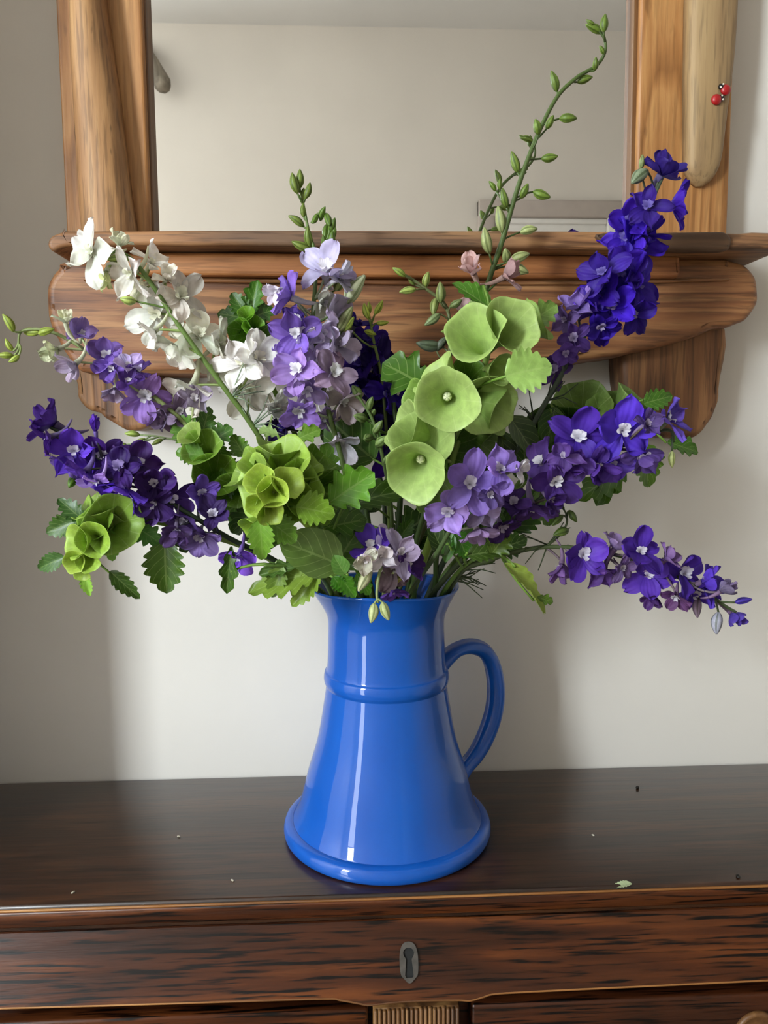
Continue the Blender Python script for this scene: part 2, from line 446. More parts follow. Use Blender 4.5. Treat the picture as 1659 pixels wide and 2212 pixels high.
def hole_fn(t):
    x, z = math.sin(t), math.cos(t)
    pts = []
    # union of a round bow and a tapering slot, seen from the middle
    best = 0
    for k in range(200):
        r = k / 200 * 36 * s
        X, Z = x * r, z * r
        inb = X * X + (Z - 20 * s) ** 2 < (12 * s) ** 2
        ins = (-33 * s < Z < 16 * s) and abs(X) < (5.5 + (16 - Z / s) * 0.085) * s
        if inb or ins: best = r
    return (x * best, z * best * VS)
esc = plate('escutcheon', angle_ring(out_fn, 60), 0.0022, 0.0002, M['iron'], bureau, angle_ring(hole_fn, 60))
plate('keyhole', angle_ring(hole_fn, 60), 0.0011, 0.0004, M['void'], esc)
# carcass, lower fronts and reeded pilaster
bpart('carcass', (bx0, -0.150, 0.05), (bx1, -0.004, zs - 0.004), M['oak'], 0.0)
YD = YB + 0.010
bpart('base_cabinet', (bx0, YD + 0.02, 0.05), (bx1, -0.151, at(830, 2160, YB).z - 0.012), M['oak'], 0.0)
bpart('plinth', (bx0, YD + 0.002, 0.0), (bx1, -0.004, 0.05), M['oak'], 0.003)
zl = at(400, 2195, YD).z
zr = at(1300, 2160, YD + 0.004).z
xl = at(795, 2200, YD).x; xr = at(1018, 2200, YD + 0.004).x
bpart('drawer_front', (bx0, YD, zl - 0.16), (xl, YD + 0.02, zl), M['oak'], 0.0025)
bpart('drawer_front', (xr, YD + 0.004, zr - 0.16), (bx1, YD + 0.02, zr), M['oak'], 0.0025)
bpart('lower_door', (bx0, YD, 0.06), (xl, YD + 0.02, zl - 0.166), M['oak'], 0.003)
bpart('lower_door', (xr, YD + 0.004, 0.06), (bx1, YD + 0.02, zr - 0.166), M['oak'], 0.003)
YP = YD - 0.002
px0, px1 = at(806, 2200, YP).x, at(992, 2200, YP).x
zpil = at(900, 2174, YP).z
pil = bpart('pilaster', (px0, YP, 0.06), (px1, YD + 0.02, zpil - 0.0005), M['reed'], 0.001)
NR = 19
for i in range(NR):
    a = px0 + (px1 - px0) * i / NR; b2 = px0 + (px1 - px0) * (i + 1) / NR
    mid = (a + b2) / 2; hw = (b2 - a) * 0.47
    verts, faces = [], []
    h = zpil - rnd.uniform(0, 0.0012)
    for z in (0.08, h - 0.001, h):
        sc_ = 1.0 if z < h else 0.7
        for k in range(7):
            th = math.pi * k / 6
            verts.append(Vector((mid - math.cos(th) * hw * sc_, YP - math.sin(th) * 0.0028 * sc_, z)) - BO)
    for r in range(2):
        for k in range(6):
            faces.append((r * 7 + k, r * 7 + k + 1, (r + 1) * 7 + k + 1, (r + 1) * 7 + k))
    faces.append(tuple(14 + k for k in range(7)))
    obj('reed', mesh('reed', verts, faces), M['reed'], pil, BW)
# carved rosette whose rim just shows at the lower right
rc = at(1642, 2240, YD); rv, rf, ru = lathe_data([(0.0165, 0), (0.0165, 0.003), (0.0150, 0.0045), (0.013, 0.003), (0.004, 0.005), (0.0005, 0.0055)], 28)
ros = obj('rosette', mesh('rosette', rv, rf, ru), M['reed'], bureau, Matrix.Translation((rc.x, YD + 0.005, rc.z)) @ Matrix.Rotation(R(90), 4, 'X'))

# ------------------------------------------------------------------ mirror with shelf, made of old wood
MO = at(840, 520, -0.03); MO.y = 0.0
MW = Matrix.Translation(MO)
mirror = thing('rustic_mirror', MO, 'wall mirror in a frame of old pine and driftwood with a shelf', 'mirror')
def outline_slab(name, pxpts, yf, yb, mat, bevel=0.002, n=4, smooth_outline=True, parent=mirror, wob=0.0, seg=3):
    """Board cut to an outline; front plane at yf, back at yb."""
    base = [at(x, y, yf) for x, y in pxpts]
    pts = catmull(base, n, True) if smooth_outline else base
    if wob:
        pts = [p + Vector((noise.noise(p * 90) * wob, 0, noise.noise(p * 90 + Vector((5, 5, 5))) * wob)) for p in pts]
    k = len(pts)
    area = sum(pts[i].x * pts[(i + 1) % k].z - pts[(i + 1) % k].x * pts[i].z for i in range(k))
    sg = 1 if area > 0 else -1
    nrm = []
    for i in range(k):
        e = pts[(i + 1) % k] - pts[i - 1]
        nv = Vector((-e.z, 0, e.x)) * sg
        nrm.append(nv.normalized() if nv.length > 1e-9 else Vector((0, 0, 0)))
    bm = bmesh.new()
    rings = [[bm.verts.new((p.x - MO.x, yb - MO.y, p.z - MO.z)) for p in pts]]
    for q in range(seg + 1):
        th = math.pi / 2 * q / seg
        ins, dep = bevel * (1 - math.cos(th)), bevel * (1 - math.sin(th)) * 0.8
        rings.append([bm.verts.new((p.x + n_.x * ins - MO.x, yf + dep - MO.y, p.z + n_.z * ins - MO.z)) for p, n_ in zip(pts, nrm)])
    for r1, r2 in zip(rings, rings[1:]):
        for i in range(k):
            bm.faces.new((r1[i], r1[(i + 1) % k], r2[(i + 1) % k], r2[i])).smooth = smooth_outline
    ff = bm.faces.new(rings[-1]); bm.faces.new(list(reversed(rings[0])))
    bmesh.ops.triangulate(bm, faces=[f for f in bm.faces if len(f.verts) > 4], ngon_method='EAR_CLIP')
    bmesh.ops.recalc_face_normals(bm, faces=bm.faces[:])
    me = bpy.data.meshes.new(name); bm.to_mesh(me); bm.free()
    return obj(name, me, mat, parent, MW)
def half_log(name, rows, yb, bulge, mat, parent=mirror, k=10, rough=0.0006, power=0.6):
    """rows: (left px, right px, y px, bulge factor): a split pole lying on the plane yb."""
    verts, faces = [], []
    secs = []
    base = [(Vector((a, y, f)), Vector((b, y, f))) for a, b, y, f in rows]
    la = catmull([p[0] for p in base], 8); lb = catmull([p[1] for p in base], 8)
    for p, q in zip(la, lb):
        A = at(p.x, p.y, yb); B = at(q.x, q.y, yb)
        f = max(0.05, p.z)
        row = []
        for i in range(k + 1):
            u = i / k
            th = math.pi * u
            x = A.lerp(B, 0.5 - 0.5 * math.cos(th))
            h = math.sin(th) ** power * bulge * f
            v = Vector((x.x, yb - h, x.z))
            nn = noise.noise(Vector((v.x * 60, v.z * 14, 3.1))) + 0.5 * noise.noise(Vector((v.x * 160, v.z * 40, 7)))
            v.y -= nn * rough * (1 if 0 < i < k else 0)
            row.append(v - MO)
        secs.append(row)
    for r in secs: verts += r
    W_ = k + 1
    for r in range(len(secs) - 1):
        for i in range(k):
            faces.append((r * W_ + i, r * W_ + i + 1, (r + 1) * W_ + i + 1, (r + 1) * W_ + i))
        faces.append((r * W_ + k, r * W_, (r + 1) * W_, (r + 1) * W_ + k))
    faces.append(tuple(range(W_))); faces.append(tuple(reversed(range((len(secs) - 1) * W_, len(secs) * W_))))
    me = mesh(name, verts, faces)
    bm = bmesh.new(); bm.from_mesh(me); bmesh.ops.recalc_face_normals(bm, faces=bm.faces[:]); bm.to_mesh(me); bm.free()
    return obj(name, me, mat, parent, MW)
TOPY = -360
def ex(x0_, y0_, x1_, y1_, y):                # extend a line in the photo to another height
    return x0_ + (x1_ - x0_) * (y - y0_) / (y1_ - y0_)
gl0, gl1 = at(300, 300, -0.012).x, at(1385, 300, -0.012).x
gz0, gz1 = at(800, 525, -0.012).z, at(800, TOPY, -0.012).z
obj('mirror_glass', box_mesh('mirror_glass', Vector((gl0, -0.012, gz0)) - MO, Vector((gl1, -0.003, gz1)) - MO), M['mirror'], mirror, MW)
L0, L1 = ex(120, 0, 143, 490, TOPY), ex(120, 0, 143, 490, 530)
outline_slab('side_board', [(L0, TOPY), (ex(306, 0, 325, 495, TOPY), TOPY), (326, 530), (L1, 530)], -0.028, -0.001, M['pine'], 0.0025, smooth_outline=False)
outline_slab('inner_strip', [(ex(305, 0, 324, 495, TOPY), TOPY), (ex(314, 0, 333, 495, TOPY), TOPY), (334, 530), (325, 530)], -0.022, -0.001, M['pine_in'], 0.0012, smooth_outline=False)
R0 = ex(1590, 0, 1571, 498, TOPY); R1 = ex(1590, 0, 1571, 498, 530)
outline_slab('side_board', [(ex(1386, 0, 1375, 495, TOPY), TOPY), (R0, TOPY), (R1, 530), (1374, 530)], -0.028, -0.001, M['pine'], 0.0025, smooth_outline=False)
outline_slab('inner_strip', [(ex(1369, 0, 1359, 495, TOPY), TOPY), (ex(1386, 0, 1375, 495, TOPY), TOPY), (1375, 530), (1358, 530)], -0.021, -0.001, M['pine_in'], 0.0012, smooth_outline=False)
tz0 = at(800, TOPY + 40, -0.03).z
obj('top_board', box_mesh('top_board', Vector((at(L0 - 30, TOPY, -0.03).x, -0.034, tz0)) - MO, Vector((at(R0 + 30, TOPY, -0.03).x, -0.001, tz0 + 0.075)) - MO, 0.004), M['beam'], mirror, MW)
# split driftwood pole on the left, smooth rounded slat on the right
half_log('driftwood_pole', [(140, 196, TOPY + 30, .8), (152, 214, -150, 1), (160, 232, 0, 1), (161, 246, 100, 1), (166, 262, 210, 1), (172, 275, 320, 1), (178, 287, 420, 1), (184, 299, 497, 1), (186, 303, 528, 1)], -0.0275, 0.024, M['drift'], rough=0.0012, power=0.5)
half_log('rounded_slat', [(1492, 1606, TOPY + 30, 1), (1483, 1594, -150, 1), (1476, 1585, 0, 1), (1474, 1577, 130, 1), (1473, 1566, 220, 1), (1472, 1557, 290, 1), (1473, 1551, 340, .95), (1476, 1543, 372, .85), (1486, 1530, 394, .6), (1500, 1514, 406, .3)], -0.0275, 0.015, M['drift_pale'], rough=0.0006, power=0.42)
# the shelf and the boards below it
outline_slab('shelf_plank', [(104, 520), (112, 508), (135, 500), (170, 498), (500, 497), (900, 498), (1300, 500), (1500, 502), (1600, 503), (1700, 505), (1700, 533), (1600, 538), (1400, 540), (900, 533), (500, 530), (200, 530), (140, 533), (118, 542), (106, 535)],
             -0.082, -0.001, M['shelf'], 0.003, n=4, wob=0.0008)
outline_slab('shelf_edge_strip', [(1290, 505), (1400, 502), (1540, 500), (1568, 502), (1580, 515), (1579, 532), (1560, 541), (1450, 541), (1330, 536)], -0.086, -0.078, M['shelf_dark'], 0.003, n=4, wob=0.0006)
outline_slab('shadow_gap_strip', [(135, 534), (500, 533), (900, 536), (1300, 541), (1560, 543), (1556, 552), (900, 549), (500, 545), (150, 545)], -0.026, -0.001, M['shelf_dark'], 0.001, smooth_outline=False)  # dark strip standing in for the shade between shelf and orange strip
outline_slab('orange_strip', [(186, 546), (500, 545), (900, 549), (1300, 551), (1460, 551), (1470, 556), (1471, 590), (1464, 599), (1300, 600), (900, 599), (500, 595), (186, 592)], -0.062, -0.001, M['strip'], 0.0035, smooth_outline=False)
outline_slab('back_beam', [(152, 560), (122, 582), (104, 610), (98, 648), (104, 690), (118, 728), (142, 768), (168, 800), (200, 806), (340, 808), (600, 804), (900, 797), (1150, 790), (1260, 780), (1380, 760), (1470, 738), (1540, 712), (1580, 703), (1615, 690), (1636, 660), (1642, 625), (1634, 595), (1612, 572), (1580, 560), (1545, 556), (1300, 556), (800, 556), (400, 556)],
             -0.050, -0.004, M['beam'], 0.0065, n=5, wob=0.0012, seg=4)
outline_slab('beam_ledge', [(180, 598), (500, 600), (900, 604), (1300, 603), (1560, 600), (1575, 606), (1300, 614), (900, 615), (500, 610), (180, 606)], -0.054, -0.03, M['beam'], 0.002, smooth_outline=False)
outline_slab('bracket', [(166, 780), (165, 830), (170, 862), (186, 882), (215, 890), (228, 905), (250, 920), (290, 930), (320, 922), (334, 900), (337, 780)], -0.034, -0.001, M['bracket'], 0.005, n=5, wob=0.0016)
outline_slab('bracket', [(1358, 690), (1357, 900), (1380, 930), (1440, 945), (1490, 946), (1512, 938), (1535, 912), (1550, 880), (1556, 840), (1558, 690)], -0.034, -0.001, M['bracket'], 0.005, n=5, wob=0.001)

# ladybird beads on the right-hand slat
def ladybird(px, py, label, ang, head):
    c = at(px, py, -0.0435); s = pxm(c)
    t = thing('ladybird_bead', c, label, 'bead', 'red ladybird beads on the mirror frame')
    W = Matrix.Translation(c) @ Matrix.Rotation(R(90), 4, 'X') @ Matrix.Rotation(R(ang), 4, 'Z')
    r = 11.5 * s
    v, f, u = lathe_data([(r * math.cos(a), r * 0.72 * math.sin(a) - 0.0006) for a in [R(k) for k in (0, 15, 30, 45, 60, 75, 87)]], 20)
    obj('wing_case', mesh('wing_case', v, f, u), M['red'], t, W)
    hr = r * 0.62
    v, f, u = lathe_data([(hr * math.cos(a), hr * 0.8 * math.sin(a) - 0.0006) for a in [R(k) for k in (0, 20, 40, 60, 75, 87)]], 14)
    hd = obj('head', mesh('head', v, f, u), M['black'], t, W @ Matrix.Translation((0, r * 0.98, 0)))
    v, f, u = lathe_data([(hr * .3 * math.cos(a), hr * .3 * math.sin(a)) for a in [R(k) for k in (0, 30, 60, 85)]], 8)
    for sx in (-1, 1):
        obj('eye', mesh('eye', v, f, u), M['ivory'], hd, W @ Matrix.Translation((sx * hr * .55, r * 0.98 + hr * .1, hr * .45)))
    return t
ladybird(1568, 194, 'red bead with black head, the upper one on the right-hand driftwood slat', 55, True)
ladybird(1548, 215, 'red bead with its small head to the right, the lower one on the driftwood slat', -75, False)

# ------------------------------------------------------------------ the blue jug
YJ = -0.100
JX = at(835, 1500, YJ).x
JO = Vector((JX, YJ, DESK)); JW = Matrix.Translation(JO)
jug = thing('glazed_jug', JO, 'cobalt blue glazed pottery jug with a flared foot, full of flowers', 'jug')
def jz(py): return at(835, py, YJ).z - DESK
def jr(half, py): return half * pxm(at(835, py, YJ))
ZR = jz(1264)                                  # height of the rim
outer = [(0.0750, 0.0), (0.0790, 0.0008), (0.0806, 0.0035), (0.0806, 0.0070), (0.0792, 0.0102), (0.0762, 0.0120), (0.0738, 0.0124), (0.0727, 0.0134)]
for half, py in ((186, 1722), (170, 1660), (149, 1590), (136.5, 1520), (130.5, 1480)):
    outer.append((jr(half, py), jz(py)))
outer += [(jr(130.5, 1470), jz(1474)), (jr(133.5, 1465), jz(1468)), (jr(135, 1455), jz(1458)), (jr(133, 1445), jz(1446)), (jr(128.5, 1438), jz(1440))]
for half, py in ((126.5, 1415), (125.5, 1380), (125, 1345), (127.5, 1325), (134, 1308), (144, 1288), (153, 1272), (157, 1266)):
    outer.append((jr(half, py), jz(py)))
outer.append((jr(156, 1262), jz(1262)))
inner = [(jr(150, 1264), jz(1264) - 0.0005), (jr(140, 1280), jz(1284)), (jr(122, 1310), jz(1312)), (jr(115, 1345), jz(1345)), (jr(116, 1415), jz(1415)), (jr(120, 1470), jz(1470)),
         (jr(138, 1590), jz(1590)), (jr(165, 1690), jz(1690)), (0.058, 0.010), (0.001, 0.008)]
def smooth_profile(pr, n=3):
    return [(v.x, v.y) for v in catmull([Vector((a, b, 0)) for a, b in pr], n)]
prof = smooth_profile(outer, 4) + smooth_profile(inner, 3)
jv, jf, ju = lathe_data(prof, 96, True, True)
for v in jv:                                   # a soft pouring lip opposite the handle
    k = max(0.0, (v.z - jz(1330)) / (ZR - jz(1330))) if v.z > jz(1330) else 0.0
    ang = math.atan2(v.y, v.x)
    f = max(0.0, math.cos(ang - math.pi)) ** 14 * k ** 1.5
    v.x *= 1 + 0.07 * f; v.z += 0.0016 * f
    v.z += 0.0010 * k * math.sin(3 * ang + 0.6)
body = obj('body', mesh('body', jv, jf, ju), M['glaze'], jug, JW)
# strap handle: flat section with a groove down its back
hp = [at(x, y, Y) for x, y, Y in ((946, 1441, -0.088), (968, 1418, -0.082), (992, 1401, -0.076), (1020, 1396, -0.070), (1047, 1407, -0.065), (1064, 1438, -0.062), (1071, 1485, -0.061),
                                  (1067, 1535, -0.062), (1051, 1585, -0.066), (1030, 1625, -0.074), (1007, 1655, -0.084), (994, 1678, -0.090))]
hp = catmull(hp, 5)
hv, hf, hu = [], [], []
sec = []
for k in range(20):
    th = 2 * math.pi * k / 20
    sec.append((math.cos(th), math.sin(th)))
for i, p_ in enumerate(hp):
    t = (hp[min(i + 1, len(hp) - 1)] - hp[max(i - 1, 0)]).normalized()
    side = Vector((0, 1, 0)); nrm = t.cross(side).normalized()
    f = i / (len(hp) - 1)
    w = 0.0112 - 0.0030 * f; th_ = 0.0058 + 0.0024 * math.sin(math.pi * min(1, max(0, (f - .2) / .8))) + 0.002 * max(0, 1 - f * 6)
    for k, (c, s_) in enumerate(sec):
        g = 1 - 0.30 * math.exp(-(c / 0.32) ** 2)
        hv.append(p_ + side * (c * w) + nrm * (s_ * th_ * g) - JO); hu.append((k / 20, f))
for i in range(len(hp) - 1):
    for k in range(20):
        k2 = (k + 1) % 20
        hf.append((i * 20 + k, i * 20 + k2, (i + 1) * 20 + k2, (i + 1) * 20 + k))
hf.append(tuple(range(19, -1, -1))); hf.append(tuple((len(hp) - 1) * 20 + k for k in range(20)))
obj('handle', mesh('handle', hv, hf, hu), M['glaze'], jug, JW)

# ------------------------------------------------------------------ plant materials (colour comes from the object)
def plant_mat(name, transl, rough, vein=None, gloss=0.35, bump=0.15):
    m, nt, N, L, p = new_mat(name)
    oi = N.new('ShaderNodeObjectInfo')
    uv = N.new('ShaderNodeUVMap')
    sx = N.new('ShaderNodeSeparateXYZ'); L.new(uv.outputs[0], sx.inputs[0])
    tc = N.new('ShaderNodeTexCoord')
    nz = N.new('ShaderNodeTexNoise'); nz.inputs['Scale'].default_value = 5.0; nz.inputs['Detail'].default_value = 4.0
    L.new(tc.outputs['Object'], nz.inputs['Vector'])
    nr = ramp(N, [(0.3, (0.78, 0.78, 0.78, 1)), (0.7, (1.12, 1.12, 1.12, 1))]); L.new(nz.outputs['Fac'], nr.inputs[0])
    col = mixrgb(N, L, 'MULTIPLY', oi.outputs['Color'], nr.outputs[0], 1.0)
    h = None
    if vein == 'leaf':
        u = math_node(N, L, 'ABSOLUTE', math_node(N, L, 'SUBTRACT', sx.outputs[0], 0.5))
        mid = math_node(N, L, 'LESS_THAN', u, 0.022)
        sv = math_node(N, L, 'SUBTRACT', math_node(N, L, 'MULTIPLY', sx.outputs[1], 5.5), math_node(N, L, 'MULTIPLY', u, 4.2))
        fr_ = math_node(N, L, 'FRACT', sv)
        side = math_node(N, L, 'LESS_THAN', math_node(N, L, 'ABSOLUTE', math_node(N, L, 'SUBTRACT', fr_, 0.5)), 0.05)
        h = math_node(N, L, 'MAXIMUM', mid, side)
        col = mixrgb(N, L, 'MIX', col, mixrgb(N, L, 'MIX', col, (0.55, 0.68, 0.25, 1), 0.35), math_node(N, L, 'MULTIPLY', h, 0.5))
    elif vein == 'petal':
        w = math_node(N, L, 'MULTIPLY', sx.outputs[0], 34.0)
        s1 = math_node(N, L, 'SINE', w)
        h = math_node(N, L, 'MULTIPLY', s1, 0.5)
        tip = ramp(N, [(0.0, (0.84, 0.82, 0.80, 1)), (0.5, (1, .98, .93, 1)), (1.0, (1.06, 1.0, .96, 1))]); L.new(sx.outputs[1], tip.inputs[0])
        col = mixrgb(N, L, 'MULTIPLY', col, tip.outputs[0], 1.0)
    elif vein == 'bell':
        w = math_node(N, L, 'FRACT', math_node(N, L, 'MULTIPLY', sx.outputs[0], 10.0))
        vn = math_node(N, L, 'LESS_THAN', math_node(N, L, 'ABSOLUTE', math_node(N, L, 'SUBTRACT', w, 0.5)), 0.035)
        vo = N.new('ShaderNodeTexVoronoi'); vo.feature = 'DISTANCE_TO_EDGE'; vo.inputs['Scale'].default_value = 9.0
        L.new(tc.outputs['Object'], vo.inputs['Vector'])
        net = math_node(N, L, 'LESS_THAN', vo.outputs['Distance'], 0.03)
        h = math_node(N, L, 'MAXIMUM', vn, math_node(N, L, 'MULTIPLY', net, 0.35))
        col = mixrgb(N, L, 'MIX', col, (0.62, 0.72, 0.32, 1), math_node(N, L, 'MULTIPLY', h, 0.25))
    elif vein == 'bud':
        w = math_node(N, L, 'FRACT', math_node(N, L, 'MULTIPLY', sx.outputs[0], 5.0))
        st = math_node(N, L, 'LESS_THAN', math_node(N, L, 'ABSOLUTE', math_node(N, L, 'SUBTRACT', w, 0.5)), 0.16)
        col = mixrgb(N, L, 'MIX', col, mixrgb(N, L, 'MULTIPLY', col, (0.30, 0.34, 0.22, 1), 1.0), math_node(N, L, 'MULTIPLY', st, 0.75))
    L.new(col, p.inputs['Base Color'])
    p.inputs['Roughness'].default_value = rough
    p.inputs['Specular IOR Level'].default_value = gloss
    if h is not None:
        b = N.new('ShaderNodeBump'); b.inputs['Strength'].default_value = bump; b.inputs['Distance'].default_value = 0.001
        L.new(h, b.inputs['Height']); L.new(b.outputs[0], p.inputs['Normal'])
    if transl > 0:
        tr = N.new('ShaderNodeBsdfTranslucent'); L.new(col, tr.inputs['Color'])
        mx = N.new('ShaderNodeMixShader'); mx.inputs[0].default_value = transl
        out = N['Material Output'] if 'Material Output' in N else [x for x in N if x.type == 'OUTPUT_MATERIAL'][0]
        L.new(p.outputs[0], mx.inputs[1]); L.new(tr.outputs[0], mx.inputs[2]); L.new(mx.outputs[0], out.inputs[0])
    return m
PM = {'petal': plant_mat('larkspur_petal', 0.30, 0.55, 'petal', 0.25), 'leaf': plant_mat('green_leaf', 0.28, 0.38, 'leaf', 0.5, 0.35),
      'bell': plant_mat('bell_calyx', 0.34, 0.42, 'bell', 0.4, 0.2), 'stem': plant_mat('plant_stem', 0.0, 0.5), 'bud': plant_mat('flower_bud', 0.15, 0.45, 'bud', 0.4)}

# ------------------------------------------------------------------ shared plant meshes
def petal_mesh(name, width, cup, ruffle, point, seed):
    rg = random.Random(seed)
    nr_, nc = 9, 4
    verts, uvs, faces = [], [], []
    ph = rg.uniform(0, 6)
    ts = [0, .10, .22, .36, .50, .64, .77, .88, .96, 1.0]
    for i, t in enumerate(ts):
        if t < .62: w = 0.22 + 0.78 * math.sin(math.pi / 2 * (t / .62)) ** 1.1
        elif point: w = max(0.03, 1 - ((t - .62) / .38) ** 1.5)
        else: w = max(0.10, math.sqrt(max(0, 1 - ((t - .62) / .385) ** 2)))
        w *= width
        for j in range(-nc, nc + 1):
            u = j / nc
            x = t * 0.5 + (0.05 if point and t == 1 else 0) + 0.012 * math.sin(7 * u + ph) * (t > .85)
            y = u * w * 0.5
            z = cup * (t ** 2) * 0.5 + 0.34 * abs(u) ** 2 * w * 0.5 + ruffle * (math.sin(4.5 * t + 3.0 * u + ph) * 0.045 + math.sin(9 * u + ph) * 0.018) * t
            verts.append(Vector((x, y, z))); uvs.append((u * 0.5 + 0.5, t))
    W_ = 2 * nc + 1
    for i in range(len(ts) - 1):
        for j in range(W_ - 1):
            faces.append((i * W_ + j, i * W_ + j + 1, (i + 1) * W_ + j + 1, (i + 1) * W_ + j))
    me = mesh(name, verts, faces, uvs); me.materials.append(PM['petal'])
    return me
PETALS = [petal_mesh('sepal', 0.40, 0.06, 0.7, False, 1), petal_mesh('sepal', 0.36, -0.14, 1.0, False, 2), petal_mesh('sepal', 0.44, 0.14, 0.9, False, 3),
          petal_mesh('sepal', 0.37, 0.02, 1.2, True, 4), petal_mesh('sepal', 0.34, -0.22, 1.1, False, 5), petal_mesh('sepal', 0.42, -0.08, 1.4, False, 6), petal_mesh('sepal', 0.38, 0.24, 1.1, False, 7)]
def spur_mesh(curl):
    pts = catmull([Vector((0, 0, 0.04)), Vector((0, 0, -0.08)), Vector((0, 0.03 * curl, -0.26)), Vector((0, 0.12 * curl, -0.44)), Vector((0, 0.25 * curl, -0.58))], 3)
    v, f, u = tube_data(pts, lambda f_: 0.070 * (1 - f_) ** 0.8 + 0.014, 0, 7)
    me = mesh('spur', v, f, u); me.materials.append(PM['petal']); return me
SPURS = [spur_mesh(0.7), spur_mesh(-0.5), spur_mesh(1.3)]
def inner_mesh(seed):
    rg = random.Random(seed)
    verts, faces, uvs = [], [], []
    for k, (ang, ln, wd, lift) in enumerate(((70, .20, .13, 0.14), (110, .20, .13, 0.14), (20, .15, .10, 0.10), (160, .15, .10, 0.10), (270, .12, .09, 0.16))):
        a = R(ang + rg.uniform(-12, 12))
        d = Vector((math.cos(a), math.sin(a), 0)); sd = Vector((-d.y, d.x, 0))
        b0 = len(verts)
        for i in range(4):
            t = i / 3
            w = wd * (0.35 + 1.1 * math.sin(math.pi * (0.1 + 0.75 * t)) ) * 0.5
            for j in (-1, 0, 1):
                verts.append(d * (ln * t) + sd * (j * w) + Vector((0, 0, 0.03 + lift * math.sin(t * 2.2) + 0.025 * abs(j)))); uvs.append((j * .5 + .5, t))
        for i in range(3):
            for j in range(2):
                q = b0 + i * 3 + j
                faces.append((q, q + 1, q + 4, q + 3))
    me = mesh('inner_petals', verts, faces, uvs); me.materials.append(PM['petal']); return me
INNERS = [inner_mesh(1), inner_mesh(5)]
def bud_mesh(fat, seed):
    prof_ = []
    for i in range(9):
        t = i / 8
        r = fat * (math.sin(math.pi * (0.04 + 0.93 * t ** 0.85)) ** 0.8) * 0.5
        prof_.append((max(r, 0.012), t))
    v, f, u = lathe_data(prof_, 15)
    for q in v:
        a = math.atan2(q.y, q.x)
        k = 1 + 0.07 * math.cos(5 * a)
        q.x *= k; q.y *= k
        q.x += 0.05 * math.sin(q.z * 3.0)
    me = mesh('bud', v, f, u); me.materials.append(PM['bud']); return me
BUDS = [bud_mesh(0.50, 1), bud_mesh(0.42, 2), bud_mesh(0.58, 3)]
def bell_mesh(seed, depth, flare, pts=5):
    rg = random.Random(seed)
    S = 30
    verts, faces, uvs = [], [], []
    levels = [0.0, 0.1, 0.22, 0.36, 0.5, 0.64, 0.78, 0.88, 0.95, 1.0]
    ph = rg.uniform(0, 6)
    def ringpt(s_, th, off):
        r = 0.045 + 0.455 * (0.42 * s_ ** 0.8 + 0.58 * s_ ** (1.6 + flare)) - off
        w = s_ ** 3
        r *= 1 + w * (0.035 * math.cos(pts * th + ph) + 0.06 * math.cos(2 * th + ph * 2)) + s_ ** 6 * 0.16 * math.exp(-((((th - ph) + math.pi) % (2 * math.pi) - math.pi) / 0.22) ** 2)
        z = depth * (s_ - 1) + w * (0.022 * math.cos(pts * th + ph) + 0.06 * math.sin(2 * th + ph) + 0.02 * math.sin(3 * th + ph * 1.7))
        return Vector((r * math.cos(th), r * math.sin(th), z))
    for off, lv in ((0.0, levels), (0.012, levels[::-1])):
        for s_ in lv:
            for k in range(S):
                th = 2 * math.pi * k / S
                q = ringpt(s_, th, off if s_ < 1 else off * 0.6)
                verts.append(q); uvs.append((k / S, s_))
    n = 2 * len(levels)
    for i in range(n - 1):
        for k in range(S):
            k2 = (k + 1) % S
            faces.append((i * S + k, i * S + k2, (i + 1) * S + k2, (i + 1) * S + k))
    faces.append(tuple(range(S - 1, -1, -1))); faces.append(tuple((n - 1) * S + k for k in range(S)))
    me = mesh('bell', verts, faces, uvs); me.materials.append(PM['bell']); return me
BELLS = [bell_mesh(1, 0.78, 0.5), bell_mesh(2, 0.70, 0.8), bell_mesh(3, 0.85, 0.3), bell_mesh(4, 0.74, 0.6)]
nv, nf, nu = lathe_data([(0.5 * math.cos(R(a)), 0.5 * math.sin(R(a)) + 0.4) for a in (-80, -50, -20, 10, 40, 65, 85)], 10)
NUT = mesh('corolla', nv, nf, nu); NUT.materials.append(PM['bud'])
def leaf_mesh(seed, wid, teeth, amp, arch, fold, twist, peak=0.42, ripple=0.02):
    rg = random.Random(seed)
    per = 4
    rows = teeth * per
    nc = 4
    verts, uvs, faces = [], [], []
    for i in range(rows + 1):
        t = i / rows
        e = t ** (math.log(0.5) / math.log(peak))
        w = wid * (math.sin(math.pi * (0.03 + 0.96 * e)) ** 0.72)
        ph = (i % per) / per
        prof_ = {0: 0.0, 1: 0.55, 2: 1.0, 3: 0.75}[i % per]
        if i == rows: w = 0.004; prof_ = 1
        sc_ = 1 - amp + amp * prof_
        tw = twist * t
        for j in range(-nc, nc + 1):
            u = j / nc
            edge = abs(u) ** 3
            x = u * w * 0.5 * (1 + edge * (sc_ - 1))
            y = t + edge * 0.03 * prof_
            z = -arch * t * t + fold * abs(u) * w * 0.5 + ripple * math.sin(9 * t + 2.2 * u + seed) * abs(u)
            x, z = x * math.cos(tw) - z * math.sin(tw) * 0.6, z + x * math.sin(tw) * 0.8
            verts.append(Vector((x, y, z))); uvs.append((u * 0.5 + 0.5, t))
    W_ = 2 * nc + 1
    for i in range(rows):
        for j in range(W_ - 1):
            faces.append((i * W_ + j, i * W_ + j + 1, (i + 1) * W_ + j + 1, (i + 1) * W_ + j))
    me = mesh('leaf', verts, faces, uvs); me.materials.append(PM['leaf']); return me
